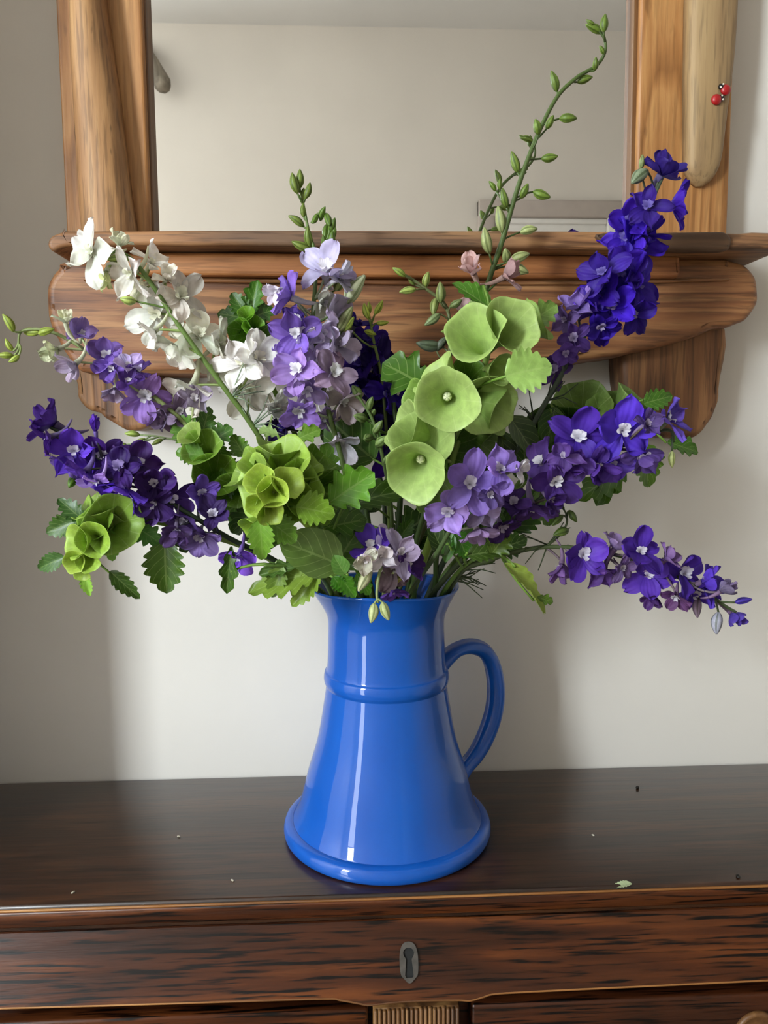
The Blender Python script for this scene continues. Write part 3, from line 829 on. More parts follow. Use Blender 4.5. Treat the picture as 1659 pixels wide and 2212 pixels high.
LEAVES = [leaf_mesh(1, 1, 6, 0.26, 0.12, 0.25, 0.15), leaf_mesh(2, 1, 5, 0.36, 0.22, 0.15, -0.3), leaf_mesh(3, 1, 4, 0.42, 0.05, 0.30, 0.25, 0.5), leaf_mesh(4, 1, 7, 0.22, 0.30, 0.20, 0.35),
          leaf_mesh(5, 1, 3, 0.5, 0.15, 0.22, -0.2, 0.55), leaf_mesh(6, 1, 2, 0.05, 0.10, 0.25, 0.1, 0.4)]

# ------------------------------------------------------------------ builders
def V(d): return Vector((d[0], -d[2], d[1]))        # right, up, towards the viewer
def frame(z, hint=Vector((0, 0, 1)), spin=0.0):
    z = z.normalized()
    x = hint.cross(z)
    if x.length < 1e-3: x = Vector((1, 0, 0)).cross(z)
    x.normalize(); y = z.cross(x)
    m = Matrix((x, y, z)).transposed()
    return m @ Matrix.Rotation(spin, 3, 'Z')
def jit(c, a=0.12, b=None):
    k = 1 + rnd.uniform(-a, a)
    return tuple(max(0, min(1, v * k * (1 + rnd.uniform(-a, a) * 0.18))) for v in c[:3]) + (1.0,)
MOUTH_Z = DESK + ZR
class Plant:
    def __init__(self, name, label, cat, group, mouth, path, r0=0.0022, r1=0.0009, color='#4d6a2c'):
        """mouth: offset inside the rim (x, y); path: (px, py, Y) from the rim outwards."""
        mp = Vector((JX + mouth[0], YJ + mouth[1], MOUTH_Z - 0.012))
        base = Vector((JX - mouth[0] * 0.55, YJ - mouth[1] * 0.55, DESK + 0.020 + rnd.uniform(0, 0.01)))
        pts = [base, base.lerp(mp, 0.6), mp]
        Y = None
        for q in path:
            Y = q[2] if len(q) > 2 else Y
            pts.append(at(q[0], q[1], Y))
        self.pts = catmull(pts, 7)
        self.i0 = 15                              # first point clear of the jug's mouth
        self.o = thing(name, base, label, cat, group)
        self.base = base
        self.W = Matrix.Translation(base)
        self.color = srgb(color)
        v, f, u = tube_data(self.pts, r0, r1, 8)
        self.stem = obj('stem', mesh('stem', shifted(v, base), f, u), PM['stem'], self.o, self.W, self.color)
    def near(self, p, back=0.012):
        best, bi = 1e9, 0
        for i, q in enumerate(self.pts):
            if i < self.i0: continue
            d = (q - p).length
            if d < best: best, bi = d, i
        acc = 0
        while bi > self.i0 and acc < back:
            acc += (self.pts[bi] - self.pts[bi - 1]).length; bi -= 1
        return self.pts[bi]
    def twig(self, name, a, b, bend, r0, r1, color, parent):
        m1 = a.lerp(b, 0.5) + bend
        pts = [a.lerp(m1, t).lerp(m1.lerp(b, t), t) for t in (0, .25, .5, .75, 1)]
        v, f, u = tube_data(pts, r0, r1, 5)
        return obj(name, mesh(name, shifted(v, a), f, u), PM['stem'], parent, Matrix.Translation(a), color)
    def branch(self, path, r0=0.0012, r1=0.0006, color=None):
        pts = [at(*q) for q in path]
        pts[0] = self.near(pts[0], 0.0)
        pts = catmull(pts, 5)
        v, f, u = tube_data(pts, r0, r1, 6)
        obj('side_stem', mesh('side_stem', shifted(v, self.base), f, u), PM['stem'], self.o, self.W, srgb(color) if color else self.color)
        self.pts = self.pts + pts
    def Ydef(self, px, py):
        best, Y = 1e9, -0.13
        for q in self.pts[self.i0:]:
            c = ROT.transposed() @ (q - CAM)
            x, y = CXP - c.x / c.z * FPX, CYP + c.y / c.z * FPX
            d = (x - px) ** 2 + (y - py) ** 2
            if d < best: best, Y = d, q.y
        return Y
    def flower(self, px, py, size, d=None, col='#5a36b8', inner='#e6e0f2', Y=None, open_=1.0, spur=None, dy=None, pc=None):
        if Y is None: Y = self.Ydef(px, py) + (dy if dy is not None else rnd.uniform(-0.018, 0.004))
        c = at(px, py, Y); s = size * 1.06 * pxm(c)
        if d is None:
            q = self.near(c, 0)
            out = c - q
            out = out.normalized() if out.length > 1e-5 else Vector((0, 0, 0))
            dv = out + Vector((rnd.uniform(-.5, .5), -0.75, rnd.uniform(-.35, .45)))
        else:
            dv = V(d) + Vector((rnd.uniform(-.28, .28), rnd.uniform(-.2, .2), rnd.uniform(-.28, .28)))
        F = frame(dv, Vector((0, 0, 1)), rnd.uniform(-0.6, 0.6))
        base = srgb(col); fc = jit(base, 0.10)
        org = c - F.col[2] * (0.10 * s)
        W = Matrix.LocRotScale(org, F.to_quaternion(), (s, s, s))
        sc_col = srgb(spur) if spur else tuple(0.75 * a + 0.25 * b for a, b in zip(fc, (0.55, 0.5, 0.55, 1)))
        fl = obj('flower', rnd.choice(SPURS), None, self.o, W, sc_col)
        sp = rnd.uniform(-0.15, 0.15)
        for k in range(5):
            ang = math.pi / 2 + k * 2 * math.pi / 5 + sp + rnd.uniform(-.16, .16)
            tilt = R(74 * (1 - open_) + rnd.uniform(-14, 34) + (14 if k == 0 else 0))
            k1 = rnd.uniform(0.86, 1.22); k2 = rnd.uniform(0.88, 1.22)
            m = F @ Matrix.Rotation(ang, 3, 'Z') @ Matrix.Rotation(-tilt, 3, 'Y') @ Matrix.Rotation(rnd.uniform(-.35, .35), 3, 'X')
            obj('sepal', rnd.choice(PETALS), None, fl, Matrix.LocRotScale(org + F.col[2] * 0.02 * s, m.to_quaternion(), (s * k1, s * k2, s)), jit(fc, 0.22))
        if inner:
            ki = rnd.uniform(.62, .95)
            obj('inner_petals', rnd.choice(INNERS), None, fl, W @ Matrix.Diagonal((ki, ki * rnd.uniform(.7, 1.1), ki * 1.1, 1)), jit(srgb(inner), 0.06))
        b = org - F.col[2] * 0.02 * s
        a = self.near(b, 0.010)
        self.twig('pedicel', a, b, (F.col[2] * -0.3 + Vector((0, 0, -0.15))) * min(0.02, (a - b).length) * 0.6, 0.0010, 0.0008, jit(srgb(pc) if pc else self.color), fl)
        return fl
    def bud(self, px, py, length, d, col='#8ba04a', fat=0, Y=None, attach=None, wide=1.0):
        if Y is None: Y = self.Ydef(px, py) + rnd.uniform(-0.008, 0.004)
        c = at(px, py, Y); s = length * pxm(c)
        F = frame(V(d), Vector((0, 1, 0.2)), rnd.uniform(0, 6.28))
        org = c - F.col[2] * (s * 0.5)
        bd = obj('bud', BUDS[fat], None, self.o, Matrix.LocRotScale(org, F.to_quaternion(), (s * wide, s * wide, s)), jit(srgb(col), 0.1))
        a = at(attach[0], attach[1], self.Ydef(*attach)) if attach else self.near(org, min(0.012, (org - self.near(org, 0)).length * 0.7))
        self.twig('pedicel', a, org + F.col[2] * 0.03 * s, F.col[2] * -0.25 * (a - org).length, 0.0008, 0.0007, jit(self.color), bd)
        return bd
    def bell(self, px, py, dia, d, col='#a8c765', kind=None, Y=None, dot=False, sq=1.0):
        if Y is None: Y = self.Ydef(px, py) - 0.012
        c = at(px, py, Y - 0.006); s = dia * pxm(c)
        F = frame(V(d), Vector((0, 0, 1)), rnd.uniform(0, 6.28))
        me = BELLS[kind] if kind is not None else rnd.choice(BELLS)
        W = Matrix.LocRotScale(c, F.to_quaternion(), (s, s, s * sq))
        bl = obj('bell', me, None, self.o, W, jit(srgb(col), 0.07))
        if dot:
            q = c - F.col[2] * 0.52 * s * sq + F.col[0] * 0.05 * s
            obj('corolla', NUT, None, bl, Matrix.LocRotScale(q, F.to_quaternion(), (s * .15, s * .15, s * .15)), srgb('#f0f4c8'))
        b = c - F.col[2] * (0.76 * s * sq); a = self.near(b, 0.0)
        self.twig('pedicel', a, b, Vector((0, 0, 0)), 0.0013, 0.0016, jit(srgb('#a3b866')), bl)
        return bl
    def leaf(self, bx, by, tx, ty, wr, col='#4c7a1e', kind=0, face=(0, .25, 1), Y=None, dY=0.0, roll=0.0, pet=True, thick=None):
        if Y is None: Y = self.Ydef(bx, by) - 0.010
        a = at(bx, by, Y); b = at(tx, ty, Y + dY)
        ax = b - a; ln = ax.length; ax.normalize()
        nz = V(face) + Vector((rnd.uniform(-.15, .15), 0, rnd.uniform(-.15, .15)))
        nz = (nz - ax * nz.dot(ax)).normalized()
        nz = Matrix.Rotation(roll, 3, ax) @ nz
        x = ax.cross(nz).normalized()
        F = Matrix((x, ax, nz)).transposed()
        o = obj('leaf', LEAVES[kind], None, self.o, Matrix.LocRotScale(a, F.to_quaternion(), (ln * wr, ln, ln)), jit(srgb(col), 0.10))
        if pet:
            q = self.near(a, 0.006)
            if (q - a).length > 0.002:
                self.twig('petiole', q, a + ax * 0.02 * ln, ax * -0.15 * (q - a).length, 0.0011, 0.0009, jit(srgb('#6a8a34')), o)
        return o
    def threads(self, spots, n=7, length=60, col='#3e5526'):
        """finely cut foliage: threads fanning from a point, one part for each tuft"""
        for (px, py, ang, spread) in spots:
            Y = self.Ydef(px, py)
            c = self.near(at(px, py, Y), 0.0)
            s = pxm(c)
            vs, fs = [], []
            for k in range(n):
                a = R(ang + rnd.uniform(-spread, spread))
                ln = length * s * rnd.uniform(.6, 1.15)
                d = Vector((math.cos(a), rnd.uniform(-.35, .1), math.sin(a)))
                m1 = c + d * ln * 0.55 + Vector((0, 0, rnd.uniform(-.12, .12) * ln))
                e = c + d * ln + Vector((0, 0, rnd.uniform(-.25, .15) * ln))
                v, f, u = tube_data([c, m1, e], 0.0006, 0.0003, 4)
                off = len(vs); vs += v; fs += [tuple(i + off for i in q) for q in f]
            o = obj('feathery_foliage', mesh('feathery_foliage', shifted(vs, self.base), fs), PM['stem'], self.o, self.W, srgb(col))
            o['kind'] = 'stuff'

# ------------------------------------------------------------------ the flowers, stem by stem
LK, BI = 'larkspur stems in the blue jug', 'bells of ireland stems in the blue jug'
WHT, GRN = '#f7f6f0', '#8ba04a'
# white larkspur, leaning to the upper left
w = Plant('larkspur_stem', 'white larkspur stem leaning up to the left in front of the shelf', 'flower', LK, (-0.022, 0.006),
          [(655, 1095, -.118), (545, 920, -.132), (480, 832, -.138), (395, 715, -.142), (325, 610, -.146), (285, 561, -.148), (250, 543, -.148), (214, 547, -.148)], 0.0026, 0.0012, '#5d7436')
for px, py, s, d, c, op in ((192, 545, 122, (-.45, .25, .85), WHT, 1), (258, 527, 66, (.1, 1, .3), '#e6ecd0', .45), (228, 590, 74, (-.2, -1, .2), '#d5dda6', .4), (280, 592, 100, (-.6, -.35, .5), WHT, .75),
                            (330, 565, 86, (.5, .6, .5), WHT, .8), (392, 640, 112, (.8, .15, .6), WHT, .95), (335, 680, 125, (-.5, -.2, .8), WHT, 1), (330, 718, 80, (-.4, -.7, .4), WHT, .7),
                            (378, 752, 100, (-.4, -.6, .6), '#eceee4', .85), (430, 722, 112, (.5, .4, .8), '#e6e8de', 1), (478, 742, 96, (.7, .4, .5), '#dcdfd2', .9), (520, 782, 118, (-.1, .2, 1), WHT, 1),
                            (562, 775, 118, (.5, .2, .9), WHT, .9), (540, 845, 110, (.3, -.3, .9), '#eeefe8', .95), (412, 842, 118, (-.4, -.6, .7), WHT, .8), (470, 800, 84, (.2, -.2, 1), '#dfe2d6', .8), (600, 880, 84, (.3, -.2, .9), '#c9cac4', .8),
                            (300, 620, 70, (-.4, -.5, .6), '#e8ecda', .7), (360, 600, 66, (.5, .5, .5), '#eef0e4', .7)):
    w.flower(px, py, s, d, c, '#f4f5e2', open_=op, spur='#e2e5cc', pc='#8fa35a', dy=rnd.uniform(-.008, .024))
w.bud(277, 648, 34, (-.8, .1, .3), '#b6c66a', 2); w.bud(255, 560, 44, (-1, -.1, .2), '#93a552', 1)
w.threads([(545, 920, 60, 70), (500, 860, 20, 60), (600, 1000, 110, 60)], 8, 75, '#7c8a72')

# pale lilac larkspur reaching far left
l2 = Plant('larkspur_stem', 'lilac larkspur stem reaching far left, green buds at its tip', 'flower', LK, (-0.034, 0.0),
           [(560, 1075, -.125), (430, 945, -.136), (340, 862, -.138), (235, 790, -.138), (150, 735, -.138), (100, 714, -.138), (62, 712, -.138), (42, 722, -.138), (42, 762, -.138)], 0.0022, 0.0007, '#7d8a52')
for px, py, s, d, c, op in ((122, 755, 74, (-.7, -.5, .3), '#c9cfae', .3), (142, 695, 66, (.1, 1, .2), '#d3d6c0', .35), (176, 722, 74, (.2, .5, .8), '#9b84cf', .75), (160, 788, 78, (-.3, -.7, .5), '#b9aac8', .6),
                            (232, 768, 84, (.2, .4, .9), '#8b6cc6', .85), (240, 798, 74, (-.2, -.3, 1), '#7d5cc0', .8), (278, 788, 66, (.5, .6, .5), '#b8a6d6', .7), (248, 842, 66, (-.3, -.6, .5), '#a999ba', .6),
                            (312, 858, 104, (.1, -.1, 1), '#a884e0', .95), (276, 822, 60, (.4, .4, .7), '#5f3f96', .8), (300, 800, 56, (.5, .5, .5), '#7a5bb4', .7), (388, 890, 90, (.2, -.3, .8), '#7c6688', .85), (420, 862, 70, (.4, .3, .8), '#a79bb6', .8), (350, 905, 60, (-.2, -.5, .7), '#8c7a9c', .7)):
    l2.flower(px, py, s, d, c, '#eae6f2', open_=op, spur='#d6d9c0', pc='#a3ac78')
for px, py, ln, d in ((18, 698, 42, (-.4, .8, .2)), (68, 716, 44, (.9, -.1, .3)), (20, 745, 30, (-.4, .8, .1)), (12, 768, 34, (-.9, .0, .2)), (30, 775, 26, (-.7, -.5, .2)), (100, 716, 40, (.8, .2, .2))):
    l2.bud(px, py, ln, d, '#a9b94e', rnd.choice((0, 1)))

# deep purple larkspur, low left
l3 = Plant('larkspur_stem', 'deep purple larkspur stem pointing left above the low bells', 'flower', LK, (-0.040, -0.016),
           [(600, 1215, -.145), (500, 1165, -.160), (400, 1105, -.172), (290, 1040, -.178), (200, 980, -.178), (130, 935, -.178), (98, 918, -.178)], 0.0024, 0.0010, '#33412a')
DP, BP = '#4a2a86', '#6a42d6'
for px, py, s, d, c, op in ((112, 912, 112, (-.6, .6, .5), DP, .8), (100, 945, 84, (-.8, -.2, .5), DP, .8), (160, 975, 106, (-.2, .05, 1), BP, 1), (206, 928, 60, (0, 1, .2), '#5e35b4', .15), (222, 985, 96, (.1, .3, .9), DP, .9), (255, 1010, 100, (.1, .3, .9), '#3c1f6e', .9),
                            (182, 1022, 90, (-.3, -.6, .6), '#5a38a8', .9), (262, 1058, 112, (0, -.4, .9), BP, .95), (300, 1000, 110, (.2, .5, .8), '#43256f', .9), (332, 1045, 104, (.2, .2, .9), '#42256e', .9), (208, 1042, 80, (-.3, -.5, .8), '#a485dc', .9),
                            (372, 1078, 96, (.1, -.2, .9), '#4a2f78', .9), (395, 1125, 94, (-.1, -.5, .8), '#5c4488', .9), (436, 1068, 84, (.5, .5, .7), '#6e50b6', .8), (432, 1162, 96, (.1, -.6, .8), '#7a66a6', .85), (382, 1148, 76, (-.1, -.6, .7), '#574078', .85),
                            (515, 1205, 88, (-.2, -.5, .8), '#8658dc', .9), (462, 1112, 86, (.3, .2, .8), '#473070', .8), (330, 1090, 90, (-.2, -.5, .8), '#4a2d7c', .9), (140, 1000, 70, (-.5, -.5, .7), '#6a52a8', .8)):
    l3.flower(px, py, s, d, c, '#dcd6f0' if c != '#3c1f6e' else '#8a78b4', open_=op, pc='#3a3a3a', spur=None)
l3.bud(158, 1042, 34, (-.2, -.4, .5), '#5c8426', 2)

# lavender larkspur standing in the middle with two green bud tips
l4 = Plant('larkspur_stem', 'pale lavender larkspur standing upright left of the middle', 'flower', LK, (-0.010, 0.004),
           [(768, 1120, -.125), (735, 980, -.134), (700, 850, -.138), (676, 720, -.138), (682, 600, -.134), (680, 545, -.132), (667, 500, -.132), (656, 445, -.132), (647, 405, -.132)], 0.0026, 0.0007, '#5b6f38')
l4.branch([(690, 560, -.134), (706, 520, -.134), (712, 490, -.134), (700, 462, -.134), (682, 466, -.134), (672, 482, -.134)], 0.0012, 0.0006)
LV = '#b3a3dc'
for px, py, s, d, c, op in ((702, 580, 124, (.15, .6, .6), '#c0b8e2', .9), (622, 640, 104, (-.8, .25, .45), '#8a6ecb', .75), (644, 690, 84, (-.3, -.6, .6), '#7558c0', .7), (738, 600, 84, (.7, .3, .5), '#c6c2de', .8), (596, 628, 62, (-.8, -.2, .5), '#dcd9ee', .7),
                            (702, 655, 92, (.2, -.4, .7), '#c3c6ba', .5), (638, 722, 106, (-.4, .1, .9), '#8164c6', .9), (664, 728, 62, (.1, -.3, .9), '#e2dff0', .8), (722, 690, 110, (.5, .3, .7), '#a79bbc', .9), (738, 745, 100, (.6, -.1, .6), '#b0a3c4', .85),
                            (628, 752, 88, (-.3, -.4, .8), '#a183dc', .9), (640, 800, 110, (-.4, .15, .9), '#b595e6', .95), (688, 786, 96, (.2, .3, .9), '#b6a6d0', .9), (722, 805, 108, (.6, .1, .6), '#a892b0', .85), (664, 845, 96, (-.1, -.5, .8), '#b09bd6', .85),
                            (648, 890, 94, (-.3, -.7, .6), '#a683e0', .9), (742, 870, 90, (.5, -.3, .6), '#b6aaae', .8), (735, 960, 92, (0, -.5, .8), '#d2cfe0', .8), (700, 720, 70, (.1, .2, 1), '#cdc6e0', .9), (700, 905, 66, (.2, -.3, .8), '#a48fc0', .8)):
    l4.flower(px, py, s, d, c, '#f0eef8', open_=op, spur='#cdc8d6', pc='#9aa580')
for px, py, ln, d in ((637, 396, 44, (-.25, 1, .1)), (646, 388, 42, (.1, 1, .1)), (664, 412, 36, (.35, 1, .1)), (655, 424, 34, (.1, 1, .1)), (656, 454, 30, (0, 1, .1)), (640, 478, 40, (-.8, .5, .2)), (652, 530, 46, (-.9, .3, .2)), (668, 512, 44, (-.1, .9, .3))):
    l4.bud(px, py, ln, d, '#77893a', 1, attach=None)
for px, py, ln, d in ((680, 472, 30, (-.3, -.7, .4)), (697, 462, 34, (.3, .6, .5)), (708, 474, 38, (.2, -.8, .5)), (718, 488, 36, (.3, .8, .4)), (704, 500, 38, (-.1, -.9, .4)), (716, 520, 40, (.1, .9, .4)), (720, 505, 30, (.3, .8, .3)), (702, 525, 34, (-.2, .8, .4))):
    l4.bud(px, py, ln, d, '#5f7c2c', 1)
l4.bud(768, 626, 74, (.55, .75, .35), '#c2c8a4', 0, wide=.9); l4.bud(745, 690, 62, (.5, .8, .2), '#9aa070', 1); l4.bud(735, 612, 40, (.5, .6, .4), '#a3b066', 2); l4.bud(752, 700, 40, (.6, .7, .3), '#b2c35c', 1)

# very dark violet larkspur behind the lavender one
l5 = Plant('larkspur_stem', 'blackish violet larkspur deep in the middle of the bunch', 'flower', LK, (0.0, 0.022),
           [(830, 1090, -.088), (803, 950, -.092), (786, 820, -.094), (775, 740, -.094), (768, 695, -.094)], 0.0024, 0.0010, '#2d3a22')
for px, py, s, d, c in ((775, 735, 84, (.1, .5, .8), '#2c0f78'), (758, 785, 92, (-.4, .1, .8), '#2a0c70'), (800, 785, 88, (.5, .2, .7), '#240a62'), (782, 838, 100, (0, 0, 1), '#2b0d74'), (820, 850, 84, (.6, -.1, .7), '#31128a'), (748, 845, 80, (-.5, -.1, .7), '#220a5c'),
                        (760, 930, 96, (-.2, 0, 1), '#1d0850'), (818, 985, 86, (.3, -.2, .9), '#43168e'), (880, 872, 70, (.4, .1, .8), '#2d1190'), (800, 905, 90, (.1, .1, .9), '#1c084e'), (745, 700, 50, (.2, .8, .4), '#260d66'), (610, 925, 66, (-.3, .1, .9), '#1a0a40')):
    l5.flower(px + (20 if 700 < px < 860 else 0), py, s * 1.15, d, c, '#4a36a0', pc='#2a3020', dy=rnd.uniform(-.022, -.004))

# blue violet larkspur, upper right
l6 = Plant('larkspur_stem', 'tall blue violet larkspur in front of the right-hand mirror post', 'flower', LK, (0.032, 0.006),
           [(1010, 1120, -.118), (1120, 965, -.124), (1190, 850, -.126), (1250, 745, -.126), (1312, 650, -.126), (1366, 540, -.124), (1402, 450, -.122), (1434, 378, -.120)], 0.0028, 0.0010, '#414c3a')
BV = '#3f1fa8'
for px, py, s, d, c, op in ((1432, 372, 104, (.2, .7, .5), '#3d2a8e', .8), (1456, 442, 96, (.7, -.2, .5), BV, .8), (1398, 446, 88, (-.5, .4, .6), '#43289a', .8), (1364, 480, 98, (-.5, 0, .8), BV, .9), (1386, 536, 124, (.2, .1, 1), '#4425c4', 1), (1352, 515, 100, (-.4, .2, .9), '#4526ba', .95),
                            (1342, 588, 108, (-.1, 0, 1), BV, .95), (1378, 615, 120, (.5, 0, .9), '#4222be', 1), (1302, 588, 102, (-.7, .3, .6), '#40259e', .85), (1294, 632, 98, (-.6, -.1, .7), '#37199c', .9), (1322, 662, 114, (-.1, -.2, 1), '#4222c0', 1), (1370, 680, 92, (.5, -.5, .7), '#331a8c', .85),
                            (1300, 706, 86, (-.1, -.7, .6), '#3a1cae', .8), (1400, 500, 80, (.4, .5, .6), '#34189c', .85), (1350, 560, 80, (0, .3, .9), '#3a1dac', .9), (1340, 640, 80, (.2, -.2, 1), '#2d1486', .9), (1270, 660, 70, (-.4, .1, .8), '#5a3ca8', .85),
                            (1246, 662, 84, (-.3, .5, .7), '#8a72bc', .75), (1218, 692, 74, (-.6, .2, .6), '#7a62a6', .75), (1240, 732, 74, (-.1, -.2, 1), '#5e3f94', .85), (1196, 800, 76, (-.3, 0, .9), '#543a80', .85), (1222, 765, 66, (-.1, -.4, .9), '#6a4aa6', .8)):
    l6.flower(px, py, s, d, c, '#7466b8' if py < 650 else '#b6a6d6', open_=op, pc='#6a7460')
l6.bud(1382, 382, 54, (-.75, -.6, .3), '#7f8c70', 0); l6.bud(1386, 350, 30, (.05, 1, .1), '#8a9660', 1)
l6.threads([(1180, 860, 60, 70), (1150, 915, 120, 50)], 6, 70, '#39442f')

# purple larkspur, right of the bells
l7 = Plant('larkspur_stem', 'violet larkspur with white eyes stretching right below the dark bells', 'flower', LK, (0.028, -0.020),
           [(1020, 1190, -.155), (1120, 1115, -.168), (1230, 1030, -.178), (1330, 970, -.184), (1410, 935, -.184), (1448, 930, -.184), (1456, 955, -.184)], 0.0026, 0.0009, '#3e4a30')
for px, py, s, d, c, op in ((1348, 932, 146, (0, .15, 1), '#5a39d2', 1), (1250, 946, 124, (-.2, .3, .9), '#5c38c0', .95), (1446, 905, 96, (.7, .5, .4), '#6a52c0', .7), (1288, 1008, 100, (.1, -.6, .7), '#5a3a9e', .8), (1322, 1004, 94, (.3, -.5, .7), '#5f3fae', .8), (1388, 985, 98, (.4, -.6, .6), '#5f4896', .8),
                            (1202, 1042, 106, (-.1, -.2, .9), '#54358c', .9), (1165, 998, 98, (-.5, .4, .7), '#5e4392', .85), (1216, 985, 76, (-.3, .4, .8), '#6c4c9e', .85), (1150, 1096, 106, (0, -.5, .8), '#5c3f86', .9), (1108, 1085, 80, (-.3, .2, .8), '#43286c', .85), (1240, 1000, 80, (.1, .1, 1), '#4d2f82', .85),
                            (1400, 915, 70, (.4, .4, .7), '#5a4484', .8), (1085, 1140, 80, (.1, -.4, .8), '#3f2466', .85), (1190, 1080, 70, (.3, -.4, .8), '#4d3280', .85)):
    l7.flower(px, py, s, d, c, '#f0eefa' if s > 90 else '#b9aecb', open_=op, pc='#53483e', spur='#9a86b4' if s < 110 else None)
l7.bud(1452, 992, 36, (0, -1, .1), '#c3cc84', 1); l7.bud(1420, 920, 44, (.8, .3, .3), '#93a070', 1)

# small lavender spray in front
l7b = Plant('larkspur_stem', 'soft lavender larkspur spray under the big pale bells', 'flower', LK, (0.010, -0.034),
            [(950, 1185, -.182), (1000, 1095, -.198), (1048, 1045, -.202), (1092, 1018, -.202)], 0.0022, 0.0010, '#4a5c33')
for px, py, s, d, c, op in ((1015, 1046, 126, (-.1, .3, 1), '#9d82e2', 1), (1082, 1012, 106, (.1, .3, .9), '#a086e0', .95), (1122, 1014, 62, (.8, .1, .5), '#eae6f0', .7), (968, 1108, 116, (-.3, -.3, .9), '#ad90e2', .9), (1046, 1098, 90, (.3, -.2, .9), '#9a8ab0', .85), (1030, 1148, 84, (.1, -.8, .6), '#9f86b8', .8), (1060, 1070, 70, (.4, 0, .8), '#7d68b0', .8)):
    l7b.flower(px, py, s, d, c, '#d6cfe6', open_=op, spur='#d9d2d4', pc='#8a8f74')

# arching purple larkspur, low right
l8 = Plant('larkspur_stem', 'purple larkspur on a bare arching stem low on the right', 'flower', LK, (0.042, -0.012),
           [(1000, 1232, -.145), (1050, 1212, -.150), (1110, 1193, -.155), (1190, 1181, -.160), (1290, 1190, -.166), (1400, 1220, -.170), (1500, 1265, -.172), (1565, 1308, -.172), (1590, 1322, -.172)], 0.0024, 0.0009, '#4a5634')
l8.branch([(1182, 1180, -.160), (1205, 1160, -.160), (1224, 1132, -.160), (1222, 1108, -.160), (1210, 1092, -.160)], 0.0010, 0.0005)
for px, py, s, d, c, op in ((1262, 1200, 108, (-.1, .2, 1), '#5d38b4', .95), (1212, 1222, 74, (-.5, -.7, .3), '#7d5a9c', .5), (1330, 1182, 80, (.2, .8, .4), '#9680b4', .6), (1385, 1192, 100, (.2, .3, .9), '#5530ac', .85), (1305, 1235, 78, (-.1, -.8, .5), '#60408c', .7), (1402, 1243, 106, (-.1, -.1, 1), '#5634a6', .9),
                            (1440, 1205, 78, (.4, .7, .5), '#8a6aa8', .7), (1480, 1240, 118, (.1, .1, 1), '#5535b2', 1), (1522, 1256, 92, (.6, .4, .6), '#5b3fc2', .8), (1500, 1285, 92, (.1, -.3, .9), '#4c2ea4', .9), (1460, 1290, 70, (-.2, -.7, .5), '#6a4478', .7), (1560, 1275, 66, (.5, .5, .4), '#8a7ca6', .4), (1582, 1328, 62, (.5, -.5, .5), '#5440a8', .5),
                            (1410, 1288, 60, (-.1, -.8, .5), '#4c2c6c', .6), (1345, 1228, 60, (0, -.2, .9), '#6c558c', .7)):
    l8.flower(px, py, s, d, c, '#e6e2f2', open_=op, pc='#6b5a62', spur='#8a6f94')
l8.bud(1606, 1298, 36, (.8, .2, .2), '#4a36a8', 1); l8.bud(1550, 1346, 48, (-.15, -1, .2), '#a9a9b8', 0); l8.bud(1508, 1312, 46, (-.2, -.8, .4), '#8a7288', 1)
for px, py, ln, d in ((1204, 1124, 34, (-.7, -.6, .2)), (1238, 1115, 30, (.5, -.8, .2)), (1212, 1150, 40, (-.8, -.2, .3)), (1206, 1096, 20, (-.5, -.8, .2))):
    l8.bud(px, py, ln, d, '#5b7030', 0)
l8.threads([(1185, 1181, 95, 70), (1185, 1181, 200, 60), (985, 1238, -20, 35), (1000, 1232, 20, 30), (960, 1245, -5, 40)], 6, 62, '#3b4628')

# drooping spray over the rim
l9 = Plant('larkspur_stem', 'faded violet larkspur sprig drooping over the rim of the jug', 'flower', LK, (-0.004, -0.040),
           [(832, 1228, -.172), (826, 1222, -.188), (818, 1245, -.196), (814, 1280, -.198), (816, 1302, -.198)], 0.0016, 0.0008, '#8b9a62')
for px, py, s, d, c, op in ((800, 1178, 100, (-.3, .6, .7), '#6a45cc', .9), (842, 1172, 76, (.3, .8, .5), '#cfc4ea', .7), (868, 1196, 96, (.5, .3, .8), '#bcaed2', .8), (852, 1228, 96, (.2, -.3, .9), '#85707a', .8), (790, 1208, 70, (-.5, -.2, .8), '#cfcabe', .6), (884, 1222, 84, (.6, -.1, .6), '#4d2f78', .8), (852, 1278, 70, (.1, -.8, .5), '#60429a', .8), (822, 1200, 66, (0, .2, 1), '#d6d0d8', .7)):
    l9.flower(px, py, s, d, c, '#efeaf2', open_=op, spur='#c9c3b8', pc='#9aa270')
l9.bud(788, 1252, 58, (-.5, -.85, .3), '#c6c79a', 1); l9.bud(848, 1256, 52, (.8, .35, .4), '#b3b05c', 1); l9.bud(805, 1324, 44, (-.2, -1, .2), '#c2c88e', 0, Y=-.200); l9.bud(833, 1320, 42, (.35, -1, .2), '#bcc286', 0, Y=-.200)

